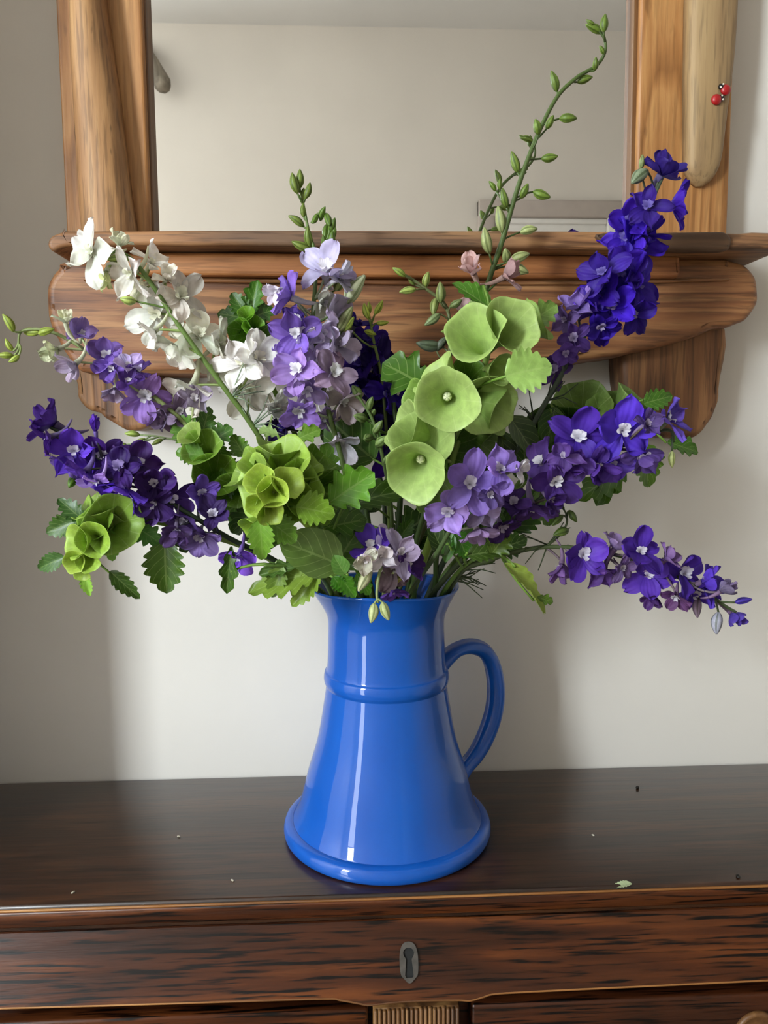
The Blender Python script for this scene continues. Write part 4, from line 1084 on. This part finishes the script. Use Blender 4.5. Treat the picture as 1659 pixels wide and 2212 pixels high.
# tall wand of green buds
l10 = Plant('larkspur_stem', 'tall thin larkspur wand of green buds curling above the shelf', 'flower', LK, (0.018, 0.012),
            [(985, 1080, -.110), (1012, 860, -.112), (1034, 690, -.114), (1058, 600, -.114), (1085, 520, -.114), (1114, 420, -.114), (1140, 345, -.114), (1170, 272, -.114), (1206, 206, -.114), (1248, 166, -.114), (1288, 142, -.114), (1307, 112, -.114), (1306, 84, -.114), (1300, 72, -.114)], 0.0026, 0.0009, '#465728')
for px, py, ln, d, f in ((1283, 62, 42, (-.95, .3, .2), 1), (1276, 49, 24, (-.9, .45, .2), 1), (1306, 50, 36, (.05, 1, .1), 0), (1300, 108, 20, (-.6, .7, .3), 0), (1286, 138, 26, (-.1, .9, .5), 0), (1263, 172, 34, (.95, .25, .2), 0), (1197, 176, 44, (-.35, .95, .1), 1), (1227, 256, 38, (1, -.05, .2), 0), (1188, 264, 30, (.4, .8, .4), 0),
                         (1160, 274, 32, (-.3, .9, .3), 2), (1187, 340, 36, (1, .1, .2), 0), (1112, 350, 46, (-.35, .95, .1), 1), (1170, 420, 40, (.9, -.35, .2), 0), (1132, 413, 34, (.4, .8, .4), 0), (1090, 428, 42, (-.25, .95, .1), 1), (1064, 402, 26, (-.7, .8, .2), 1), (1080, 398, 24, (0, 1, .1), 1), (1080, 474, 56, (-.2, 1, .1), 1),
                         (1142, 498, 38, (1, .15, .2), 0), (1052, 520, 56, (-.25, 1, .2), 1), (1092, 552, 40, (-.2, .5, .8), 0), (1123, 556, 44, (.9, .3, .3), 0), (1118, 582, 50, (.9, -.35, .3), 0)):
    pale = py > 440
    l10.bud(px, py, ln, d, '#aab274' if pale else '#6f8634', f)
l10.flower(1022, 588, 84, (-.35, .75, .6), '#c9adaa', '#efe2da', open_=.5, spur='#c8a49c'); l10.flower(1092, 596, 80, (.6, .5, .4), '#bf9aa0', '#e8d8d4', open_=.5, spur='#c0a09a'); l10.flower(1008, 668, 58, (-.5, .6, .5), '#c4a2aa', '#f0dcd8', open_=.5, spur='#c8a49c')

# short budded sprigs
l11 = Plant('larkspur_stem', 'budded green larkspur sprig bending left under the shelf', 'flower', LK, (0.010, 0.016),
            [(950, 1050, -.108), (966, 850, -.114), (972, 720, -.118), (962, 660, -.118), (920, 624, -.118), (888, 602, -.118), (870, 592, -.118)], 0.0020, 0.0009, '#5a5f38')
for px, py, ln, d, c, f in ((862, 588, 34, (-.85, .5, .2), '#9aac4e', 1), (890, 606, 24, (-.5, .6, .4), '#8c9c4c', 0), (881, 628, 38, (-.95, -.2, .2), '#a3b45e', 1), (922, 604, 34, (.2, .95, .3), '#9aa656', 0), (951, 632, 44, (-.05, 1, .2), '#7f8a50', 0), (985, 655, 32, (.7, .4, .4), '#6f7c4a', 0), (940, 662, 44, (-.2, -.9, .3), '#8a9454', 1), (934, 690, 44, (-.8, -.6, .2), '#7f8c60', 1),
                            (928, 744, 60, (-1, .1, .2), '#59634c', 1), (985, 752, 50, (.2, .3, .8), '#2b2f38', 0), (955, 742, 40, (.6, .7, .2), '#5b6450', 1)):
    l11.bud(px, py, ln, d, c, f)
l12 = Plant('larkspur_stem', 'little sprig of yellow green buds above the blackish violet larkspur', 'flower', LK, (0.004, 0.026),
            [(838, 1010, -.100), (826, 830, -.108), (806, 730, -.112), (800, 690, -.112)], 0.0018, 0.0008, '#6c7a3e')
for px, py, ln, d in ((792, 672, 36, (-.3, .95, .1)), (818, 664, 34, (.5, .85, .1)), (826, 697, 28, (1, .05, .2)), (800, 719, 28, (.8, -.3, .3)), (797, 665, 26, (-.05, 1, .1)), (752, 692, 42, (-.2, .8, .4))):
    l12.bud(px, py, ln, d, '#b7c24e', 1)
l14 = Plant('larkspur_stem', 'green unopened larkspur sprig right of the lavender flowers', 'flower', LK, (0.004, -0.008),
            [(846, 1110, -.135), (826, 985, -.142), (806, 910, -.144), (782, 868, -.144), (768, 850, -.144)], 0.0018, 0.0009, '#5a6f3a')
for px, py, ln, d in ((770, 848, 36, (-.5, .8, .3)), (800, 872, 32, (.3, .9, .3)), (778, 902, 40, (-.6, .2, .6)), (816, 922, 36, (.5, .7, .4)), (796, 946, 38, (-.4, -.1, .8)), (824, 952, 36, (.6, .5, .4)), (806, 890, 30, (.2, .3, .8)), (838, 990, 36, (.4, .6, .5))):
    l14.bud(px, py, ln, d, '#7f9656', rnd.choice((0, 2)))
l15 = Plant('larkspur_stem', 'fine sprig with pale green buds below the left bracket', 'flower', LK, (-0.036, 0.012),
            [(520, 1090, -.112), (420, 970, -.118), (350, 945, -.120), (310, 940, -.120)], 0.0016, 0.0006, '#8a9a6a')
for px, py, ln, d in ((286, 938, 32, (-1, .1, .2)), (302, 952, 26, (-.9, -.3, .2)), (340, 955, 26, (-.8, -.4, .2)), (262, 962, 24, (-.9, -.1, .2))):
    l15.bud(px, py, ln, d, '#a9bd5c', 1)

# ------------------------------------------------------------------ bells of ireland
PB, MB, DG, MG, LG = '#b2cb76', '#8bb043', '#365a12', '#4f7a1e', '#86b23a'
b1 = Plant('bells_of_ireland_stem', 'tall pale green bells of ireland right of the middle', 'flower', BI, (0.016, -0.018),
           [(935, 1150, -.150), (965, 1030, -.158), (1000, 920, -.160), (1040, 810, -.160), (1052, 770, -.160), (1058, 745, -.160)], 0.0034, 0.0018, '#8aa84a')
for px, py, dia, d, c, Y, dot, k in ((1108, 698, 128, (.2, .36, 1), PB, -.186, False, 2), (1024, 715, 136, (-.42, .42, .85), PB, -.182, False, 0), (966, 866, 140, (-.2, -.1, 1), '#bad47c', -.214, True, 1), (1052, 876, 140, (.25, -.3, .85), PB, -.176, False, 3), (1088, 880, 124, (.75, -.2, .35), '#a3c264', -.158, False, 2),
                                     (912, 945, 140, (-.25, .4, .85), PB, -.192, False, 1), (895, 1022, 138, (-.25, -.35, .9), '#bcd67e', -.222, True, 1), (868, 918, 120, (-.85, .3, .35), PB, -.180, False, 0), (938, 808, 120, (-.75, .55, .3), PB, -.172, False, 3), (1166, 688, 100, (.8, .5, .2), '#96b45a', -.150, False, 0), (986, 690, 90, (-.6, .6, .1), '#9dbb60', -.150, False, 2),
                                     (1010, 812, 84, (-.1, .2, .9), '#6f9436', -.160, False, 0), (1086, 798, 72, (.5, -.1, .8), PB, -.182, False, 2), (958, 1068, 130, (.25, -.7, .6), '#8fb452', -.170, False, 3), (1003, 985, 118, (.6, -.1, .6), '#5f862e', -.166, False, 0), (945, 1000, 100, (.4, -.4, .7), '#7fa640', -.154, False, 2), (1060, 960, 90, (.7, -.3, .4), '#6a8c3a', -.155, False, 1), (905, 870, 100, (-.7, -.2, .5), '#9cc05a', -.170, False, 2)):
    b1.bell(px, py, dia, d, c, k, Y, dot)
b1.leaf(1092, 812, 1192, 788, 1.05, '#a3c868', 0, (.1, .2, 1), Y=-.204); b1.leaf(922, 838, 832, 780, 1.15, '#456f17', 4, (-.2, .3, 1), Y=-.160); b1.leaf(1060, 668, 984, 606, .62, '#4a7a1c', 0, (.2, .6, .7), Y=-.150); b1.leaf(1140, 700, 1202, 658, .9, '#7a9c44', 2, (.2, .3, 1), Y=-.140)
b1.leaf(1050, 830, 1000, 770, .5, '#7ca13c', 5, (0, .3, 1), Y=-.142); b1.leaf(990, 930, 1010, 1010, .8, '#3c5f18', 1, (.3, .2, 1), Y=-.150); b1.leaf(1100, 900, 1165, 990, .6, '#4a5e34', 5, (.3, .2, 1), Y=-.142); b1.leaf(1080, 930, 1100, 1020, .6, '#3d4d2a', 5, (.3, .2, 1), Y=-.138)
b1.leaf(1060, 640, 1010, 660, .5, '#93a96a', 5, (0, .5, .8), Y=-.140)

b2 = Plant('bells_of_ireland_stem', 'yellow green bells of ireland facing forward, left of the middle', 'flower', BI, (-0.020, -0.030),
           [(720, 1205, -.172), (662, 1130, -.196), (610, 1085, -.214), (585, 1072, -.220), (572, 1072, -.224)], 0.0036, 0.0020, '#8fae3a')
YG, YD = '#a3c24a', '#6f9a2a'
for px, py, dia, d, c, Y, dot, k in ((592, 992, 150, (-.1, .75, .6), YG, -.206, False, 1), (545, 1050, 138, (-.85, .15, .45), '#a9c75a', -.210, False, 0), (640, 1000, 120, (.35, .7, .5), '#94b63e', -.198, False, 2), (694, 1015, 118, (.6, .45, .5), YD, -.188, False, 0), (650, 1055, 118, (.6, .15, .7), '#8fb43c', -.212, False, 3),
                                     (558, 1035, 70, (-.35, .4, .9), '#b2cc50', -.232, False, 2), (622, 1040, 76, (.45, .35, .8), '#b4ce54', -.230, True, 1), (590, 1062, 70, (.05, .1, 1), '#b6cf4e', -.236, False, 0), (552, 1096, 56, (-.5, -.4, .8), '#b0cb4a', -.232, False, 2), (584, 1112, 62, (.25, -.5, .8), '#aeca4a', -.234, False, 3), (552, 1148, 80, (-.4, -.7, .5), '#9cbf44', -.216, False, 0),
                                     (704, 1075, 128, (.8, -.05, .5), '#678f2a', -.192, False, 1), (520, 1010, 110, (-.7, .5, .3), '#8fae4a', -.190, False, 3), (640, 1090, 90, (.4, -.3, .8), '#86ac36', -.215, False, 2), (605, 960, 110, (.1, .9, .2), '#9cb658', -.190, False, 3)):
    b2.bell(px, py, dia, d, c, k, Y, dot)
b2.leaf(640, 1095, 722, 1108, 1.05, '#78a028', 0, (.1, .4, 1), Y=-.228); b2.leaf(562, 1122, 566, 1212, .68, '#7faf3c', 3, (-.1, .3, 1), Y=-.234); b2.leaf(582, 1125, 640, 1168, 1.0, '#6c9a2c', 0, (.1, .3, 1), Y=-.226); b2.leaf(712, 1085, 806, 1022, .95, '#5f9420', 2, (.2, .4, 1), Y=-.200); b2.leaf(690, 1050, 712, 960, .9, '#5c8a24', 1, (.1, .5, .8), Y=-.180)
b2.leaf(738, 1222, 606, 1164, .8, '#5c7434', 5, (.0, .45, 1), Y=-.200); b2.leaf(720, 1228, 770, 1150, 1.1, '#456a1c', 0, (.2, .4, 1), Y=-.178); b2.leaf(745, 1240, 722, 1200, .9, '#5c8a36', 5, (0, .4, 1), Y=-.205); b2.leaf(760, 1090, 890, 1040, .6, '#3c5c14', 3, (.2, .5, .8), Y=-.170); b2.leaf(700, 1140, 790, 1120, .9, '#3f6514', 4, (.1, .4, 1), Y=-.178)
b2.leaf(600, 940, 560, 925, .9, '#8aa45c', 4, (-.1, .5, .8), Y=-.180); b2.leaf(640, 950, 690, 925, .9, '#6a9428', 4, (.1, .5, .8), Y=-.182)

b3 = Plant('bells_of_ireland_stem', 'low bells of ireland hanging out at the far left', 'flower', BI, (-0.042, -0.004),
           [(570, 1200, -.142), (430, 1150, -.152), (320, 1125, -.160), (240, 1130, -.166), (196, 1165, -.170), (186, 1215, -.172), (184, 1240, -.172)], 0.0028, 0.0014, '#7d9c3c')
for px, py, dia, d, c, Y, dot, k in ((205, 1092, 106, (-.3, .8, .4), '#aac75c', -.172, False, 0), (244, 1132, 128, (.35, .15, .85), '#9cc04e', -.186, False, 1), (160, 1170, 84, (-.65, .1, .7), '#b0cc58', -.190, False, 2), (200, 1165, 76, (.1, .1, 1), '#a3c548', -.196, False, 3), (158, 1214, 52, (-.2, 0, 1), '#b6cf52', -.192, False, 0), (188, 1216, 50, (.1, -.3, 1), '#aac94a', -.194, False, 2), (176, 1104, 88, (-.7, .5, .4), '#9fc052', -.176, False, 3), (205, 1130, 80, (-.1, .5, .8), '#93b840', -.184, False, 0), (258, 1095, 90, (.5, .7, .3), '#b0c876', -.164, False, 2), (175, 1240, 40, (-.2, -.5, .8), '#b0cb50', -.188, False, 1)):
    b3.bell(px, py, dia, d, c, k, Y, dot)
for a in ((166, 1125, 98, 1150, .75, '#3f6320', 0), (178, 1122, 124, 1076, .7, '#35591c', 1), (140, 1204, 74, 1228, .62, '#3e6428', 3), (238, 1145, 240, 1212, .75, '#82b444', 0), (290, 1135, 345, 1172, .9, '#55913a', 2), (262, 1112, 352, 1102, .62, '#2f5410', 5), (184, 1236, 192, 1288, .55, '#8cbc44', 0), (238, 1234, 300, 1292, .48, '#3a5a14', 0),
          (356, 1168, 357, 1282, .82, '#4a6e1c', 0), (300, 1100, 330, 1128, .8, '#4c7c24', 4), (390, 1150, 400, 1195, .8, '#3a5c14', 4), (205, 1205, 170, 1195, .8, '#5c8a2c', 4)):
    b3.leaf(*a)

b4 = Plant('bells_of_ireland_stem', 'dark green bells of ireland in front of the right bracket', 'flower', BI, (0.036, 0.016),
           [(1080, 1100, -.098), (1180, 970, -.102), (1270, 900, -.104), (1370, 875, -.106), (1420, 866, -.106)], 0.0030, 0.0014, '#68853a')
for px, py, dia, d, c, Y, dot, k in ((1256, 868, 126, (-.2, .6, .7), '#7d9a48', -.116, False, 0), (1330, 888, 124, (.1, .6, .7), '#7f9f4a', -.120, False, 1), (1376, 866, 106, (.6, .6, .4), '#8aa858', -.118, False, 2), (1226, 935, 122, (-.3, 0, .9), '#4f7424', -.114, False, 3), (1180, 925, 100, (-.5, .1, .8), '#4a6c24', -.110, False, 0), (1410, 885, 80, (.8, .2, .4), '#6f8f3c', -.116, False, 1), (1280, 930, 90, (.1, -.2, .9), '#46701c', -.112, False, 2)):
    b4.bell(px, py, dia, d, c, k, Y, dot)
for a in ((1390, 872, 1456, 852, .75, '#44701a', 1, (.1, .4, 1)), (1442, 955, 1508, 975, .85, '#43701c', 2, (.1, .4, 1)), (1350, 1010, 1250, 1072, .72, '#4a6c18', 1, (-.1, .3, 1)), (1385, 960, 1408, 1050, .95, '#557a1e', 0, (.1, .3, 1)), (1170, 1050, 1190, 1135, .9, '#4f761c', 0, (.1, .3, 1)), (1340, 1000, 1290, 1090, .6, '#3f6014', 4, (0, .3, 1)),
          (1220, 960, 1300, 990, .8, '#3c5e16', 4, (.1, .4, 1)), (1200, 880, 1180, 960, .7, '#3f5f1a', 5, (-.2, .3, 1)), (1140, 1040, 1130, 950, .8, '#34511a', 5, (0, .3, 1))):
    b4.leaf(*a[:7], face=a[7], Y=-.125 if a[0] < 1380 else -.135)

b5 = Plant('bells_of_ireland_stem', 'dark leafy bells of ireland tip behind the white larkspur', 'flower', BI, (-0.014, 0.020),
           [(690, 1050, -.092), (600, 860, -.098), (552, 750, -.102), (538, 700, -.104)], 0.0028, 0.0014, '#5f8228')
for a in ((532, 690, 470, 672, .95, '#35600c', 1), (535, 685, 500, 632, .8, '#3a6a0e', 0), (545, 685, 592, 668, 1.1, '#33600a', 2), (540, 680, 556, 606, .72, '#3c6c10', 2), (540, 700, 590, 728, .95, '#3a680e', 0), (535, 695, 492, 712, .9, '#2f560a', 1), (540, 690, 540, 660, .9, '#5c9020', 4), (552, 730, 590, 770, .9, '#3c6418', 0)):
    b5.leaf(*a, Y=-.112)
for px, py, dia, d, c in ((520, 722, 66, (-.4, -.2, .9), '#5f9420'), (548, 702, 46, (.1, .2, 1), '#74aa26'), (566, 736, 66, (.5, -.3, .8), '#6d9a3c'), (532, 676, 40, (-.2, .5, .9), '#6da020')):
    b5.bell(px, py, dia, d, c, None, -.116)

b6 = Plant('bells_of_ireland_stem', 'leafy bells of ireland between the white and deep purple larkspurs', 'flower', BI, (-0.034, 0.010),
           [(600, 1120, -.120), (500, 1020, -.128), (440, 955, -.132), (405, 925, -.134)], 0.0028, 0.0014, '#5f8228')
for a in ((430, 950, 368, 905, .95, '#5c8a28', 0), (436, 940, 452, 880, .85, '#3f6a16', 1), (455, 955, 502, 925, 1.1, '#43721a', 2), (470, 1010, 440, 1050, 1.0, '#5c8a20', 0), (480, 1000, 520, 1030, 1.1, '#4f7a1a', 1), (440, 985, 380, 975, .9, '#6a9a30', 0), (500, 1040, 455, 1085, .9, '#3f6a1a', 3), (470, 960, 490, 1010, 1.0, '#4c7a16', 4), (540, 1070, 470, 1120, .8, '#48721c', 0), (560, 1090, 500, 1150, .8, '#33540f', 2), (530, 985, 500, 940, .9, '#55801e', 0)):
    b6.leaf(*a, Y=-.140 + rnd.uniform(-.012, .008))
for px, py, dia, d, c in ((432, 965, 88, (-.2, .4, .9), '#84a83e'), (468, 1025, 100, (.2, .2, .9), '#6f9628'), (408, 935, 60, (-.4, .5, .7), '#9cb45a'), (500, 1060, 80, (-.3, -.1, .9), '#6a9026')):
    b6.bell(px, py, dia, d, c, None, -.150)

b7 = Plant('bells_of_ireland_stem', 'leafy green stem spilling lobed leaves over the left of the rim', 'flower', BI, (-0.036, -0.024),
           [(690, 1240, -.156), (655, 1228, -.168), (610, 1222, -.176), (570, 1222, -.180)], 0.0024, 0.0010, '#55702e')
for a in ((682, 1236, 532, 1268, .62, '#7f9c34', 1, (0, .5, 1)), (690, 1240, 628, 1308, .62, '#7d9c30', 0, (-.1, .4, 1)), (500, 1180, 489, 1284, .42, '#3a5c14', 4, (.3, .1, 1)), (640, 1225, 560, 1240, .5, '#4c6a2a', 2, (0, .6, .8)), (735, 1245, 768, 1290, .8, '#4f8c1c', 0, (.1, .3, 1)), (720, 1246, 745, 1278, .9, '#3f7a16', 0, (-.1, .3, 1)), (770, 1240, 800, 1285, .8, '#4a8018', 1, (.1, .3, 1)), (610, 1222, 585, 1290, .7, '#6f8c34', 0, (0, .4, 1))):
    b7.leaf(*a[:7], face=a[7], Y=-.176 if a[0] < 720 else -.178)

b8 = Plant('bells_of_ireland_stem', 'leafy green stem with a pale curled leaf low on the right', 'flower', BI, (0.036, -0.020),
           [(1000, 1225, -.150), (1050, 1200, -.160), (1085, 1200, -.162), (1092, 1215, -.164)], 0.0022, 0.0010, '#55702e')
for a in ((1090, 1218, 1186, 1318, .40, '#a3b84c', 0, (.5, .5, .8)), (1160, 1290, 1196, 1300, .7, '#5c7c28', 4, (.2, .4, 1)), (985, 1150, 1012, 1205, .9, '#3f8018', 0, (.1, .5, .9)), (1060, 1200, 1096, 1150, 1.05, '#56721c', 2, (.1, .3, 1)), (975, 1150, 962, 1215, .5, '#4a7c30', 5, (-.2, .3, 1)), (1010, 1200, 1090, 1185, .7, '#3f561c', 0, (.1, .5, .8)), (960, 1200, 930, 1130, .6, '#2c4412', 5, (0, .3, 1))):
    b8.leaf(*a[:7], face=a[7], Y=-.172)

# leafy filler stems, coloured dark to deepen the shade at the heart of the bunch
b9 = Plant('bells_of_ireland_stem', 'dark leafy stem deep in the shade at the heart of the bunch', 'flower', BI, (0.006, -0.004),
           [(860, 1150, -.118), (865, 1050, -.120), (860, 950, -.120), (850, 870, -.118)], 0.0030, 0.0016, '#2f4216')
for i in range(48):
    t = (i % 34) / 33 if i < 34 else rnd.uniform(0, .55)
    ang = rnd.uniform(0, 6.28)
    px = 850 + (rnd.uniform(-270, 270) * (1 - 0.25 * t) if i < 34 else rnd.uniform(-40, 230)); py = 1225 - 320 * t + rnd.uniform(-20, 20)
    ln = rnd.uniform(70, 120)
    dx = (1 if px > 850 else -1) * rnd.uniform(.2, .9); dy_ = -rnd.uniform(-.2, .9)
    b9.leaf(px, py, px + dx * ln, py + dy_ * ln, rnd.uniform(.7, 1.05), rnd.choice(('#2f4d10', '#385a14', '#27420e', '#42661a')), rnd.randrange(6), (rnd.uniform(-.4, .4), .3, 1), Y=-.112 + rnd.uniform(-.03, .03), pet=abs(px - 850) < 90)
# bare lower stems seen inside the mouth
for k, side in enumerate(('right', 'back right', 'back left', 'left', 'front left', 'front right')):
    a = k * math.pi / 3
    Plant('green_cut_stem', 'bare green stem leaning at the %s of the jug mouth' % side, 'stem', 'bare stems in the mouth of the jug', (0.036 * math.cos(a), 0.030 * math.sin(a)),
          [(850 + 95 * math.cos(a), 1190 + rnd.uniform(-15, 15), -.105 + 0.035 * math.sin(a)), (855 + 130 * math.cos(a), 1090 + rnd.uniform(-30, 30), -.11 + .03 * math.sin(a))], 0.0024, 0.0018, rnd.choice(('#3c5220', '#4a6228', '#56703a')))

# ------------------------------------------------------------------ bits lying on the bureau
def scrap(px, py, ln, wr, col, label, zrot):
    c = at(px, py, YF - 0.0016) if py > 1930 else at_z(px, py, DESK + 0.0005)
    s = ln * pxm(c)
    if py > 1930: c = Vector((c.x, YF + 0.0015, DESK + 0.0006))
    W = Matrix.Translation(c) @ Matrix.Rotation(zrot, 4, 'Z') @ Matrix.Diagonal((s * wr, s, s * 0.6, 1))
    o = obj('leaf_scrap', LEAVES[3].copy(), None, None, W, srgb(col))
    return tag(o, label, 'leaf scrap')
scrap(1368, 1936, 42, .5, '#b9c79a', 'small pale green leaf scrap lying on the front edge of the bureau', R(90))
def crumb(px, py, size, col, label, mat=None):
    c = at_z(px, py, DESK + 0.0004); r = size * pxm(c) * .5
    v, f, u = lathe_data([(r * .6, 0), (r, r * .5), (r * .7, r), (r * .1, r * 1.2)], 7)
    for q in v: q.x *= 1.5; q.y *= .8 + .4 * noise.noise(q * 900)
    o = obj('crumb', mesh('crumb', v, f, u), mat or PM['bud'], None, Matrix.Translation(c - Vector((0, 0, 0.0004))) @ Matrix.Rotation(px, 4, 'Z'), srgb(col))
    return tag(o, label, 'crumb', 'crumbs on the bureau top')
crumb(1377, 1702, 9, '#1a140e', 'tiny dark crumb on the bureau near the wall, right of the jug')
crumb(1594, 1894, 11, '#1a140e', 'dark crumb near the front right of the bureau top')
crumb(1281, 1804, 5, '#e0d8c8', 'pale speck on the bureau top to the right of the jug foot')
crumb(502, 1902, 7, '#d0c4b0', 'pale speck on the bureau top left of the jug foot')
crumb(386, 1807, 6, '#d0c4b0', 'pale speck on the middle of the bureau top, far left of the jug')
crumb(158, 1928, 7, '#d8ccb8', 'pale speck near the front left edge of the bureau top')
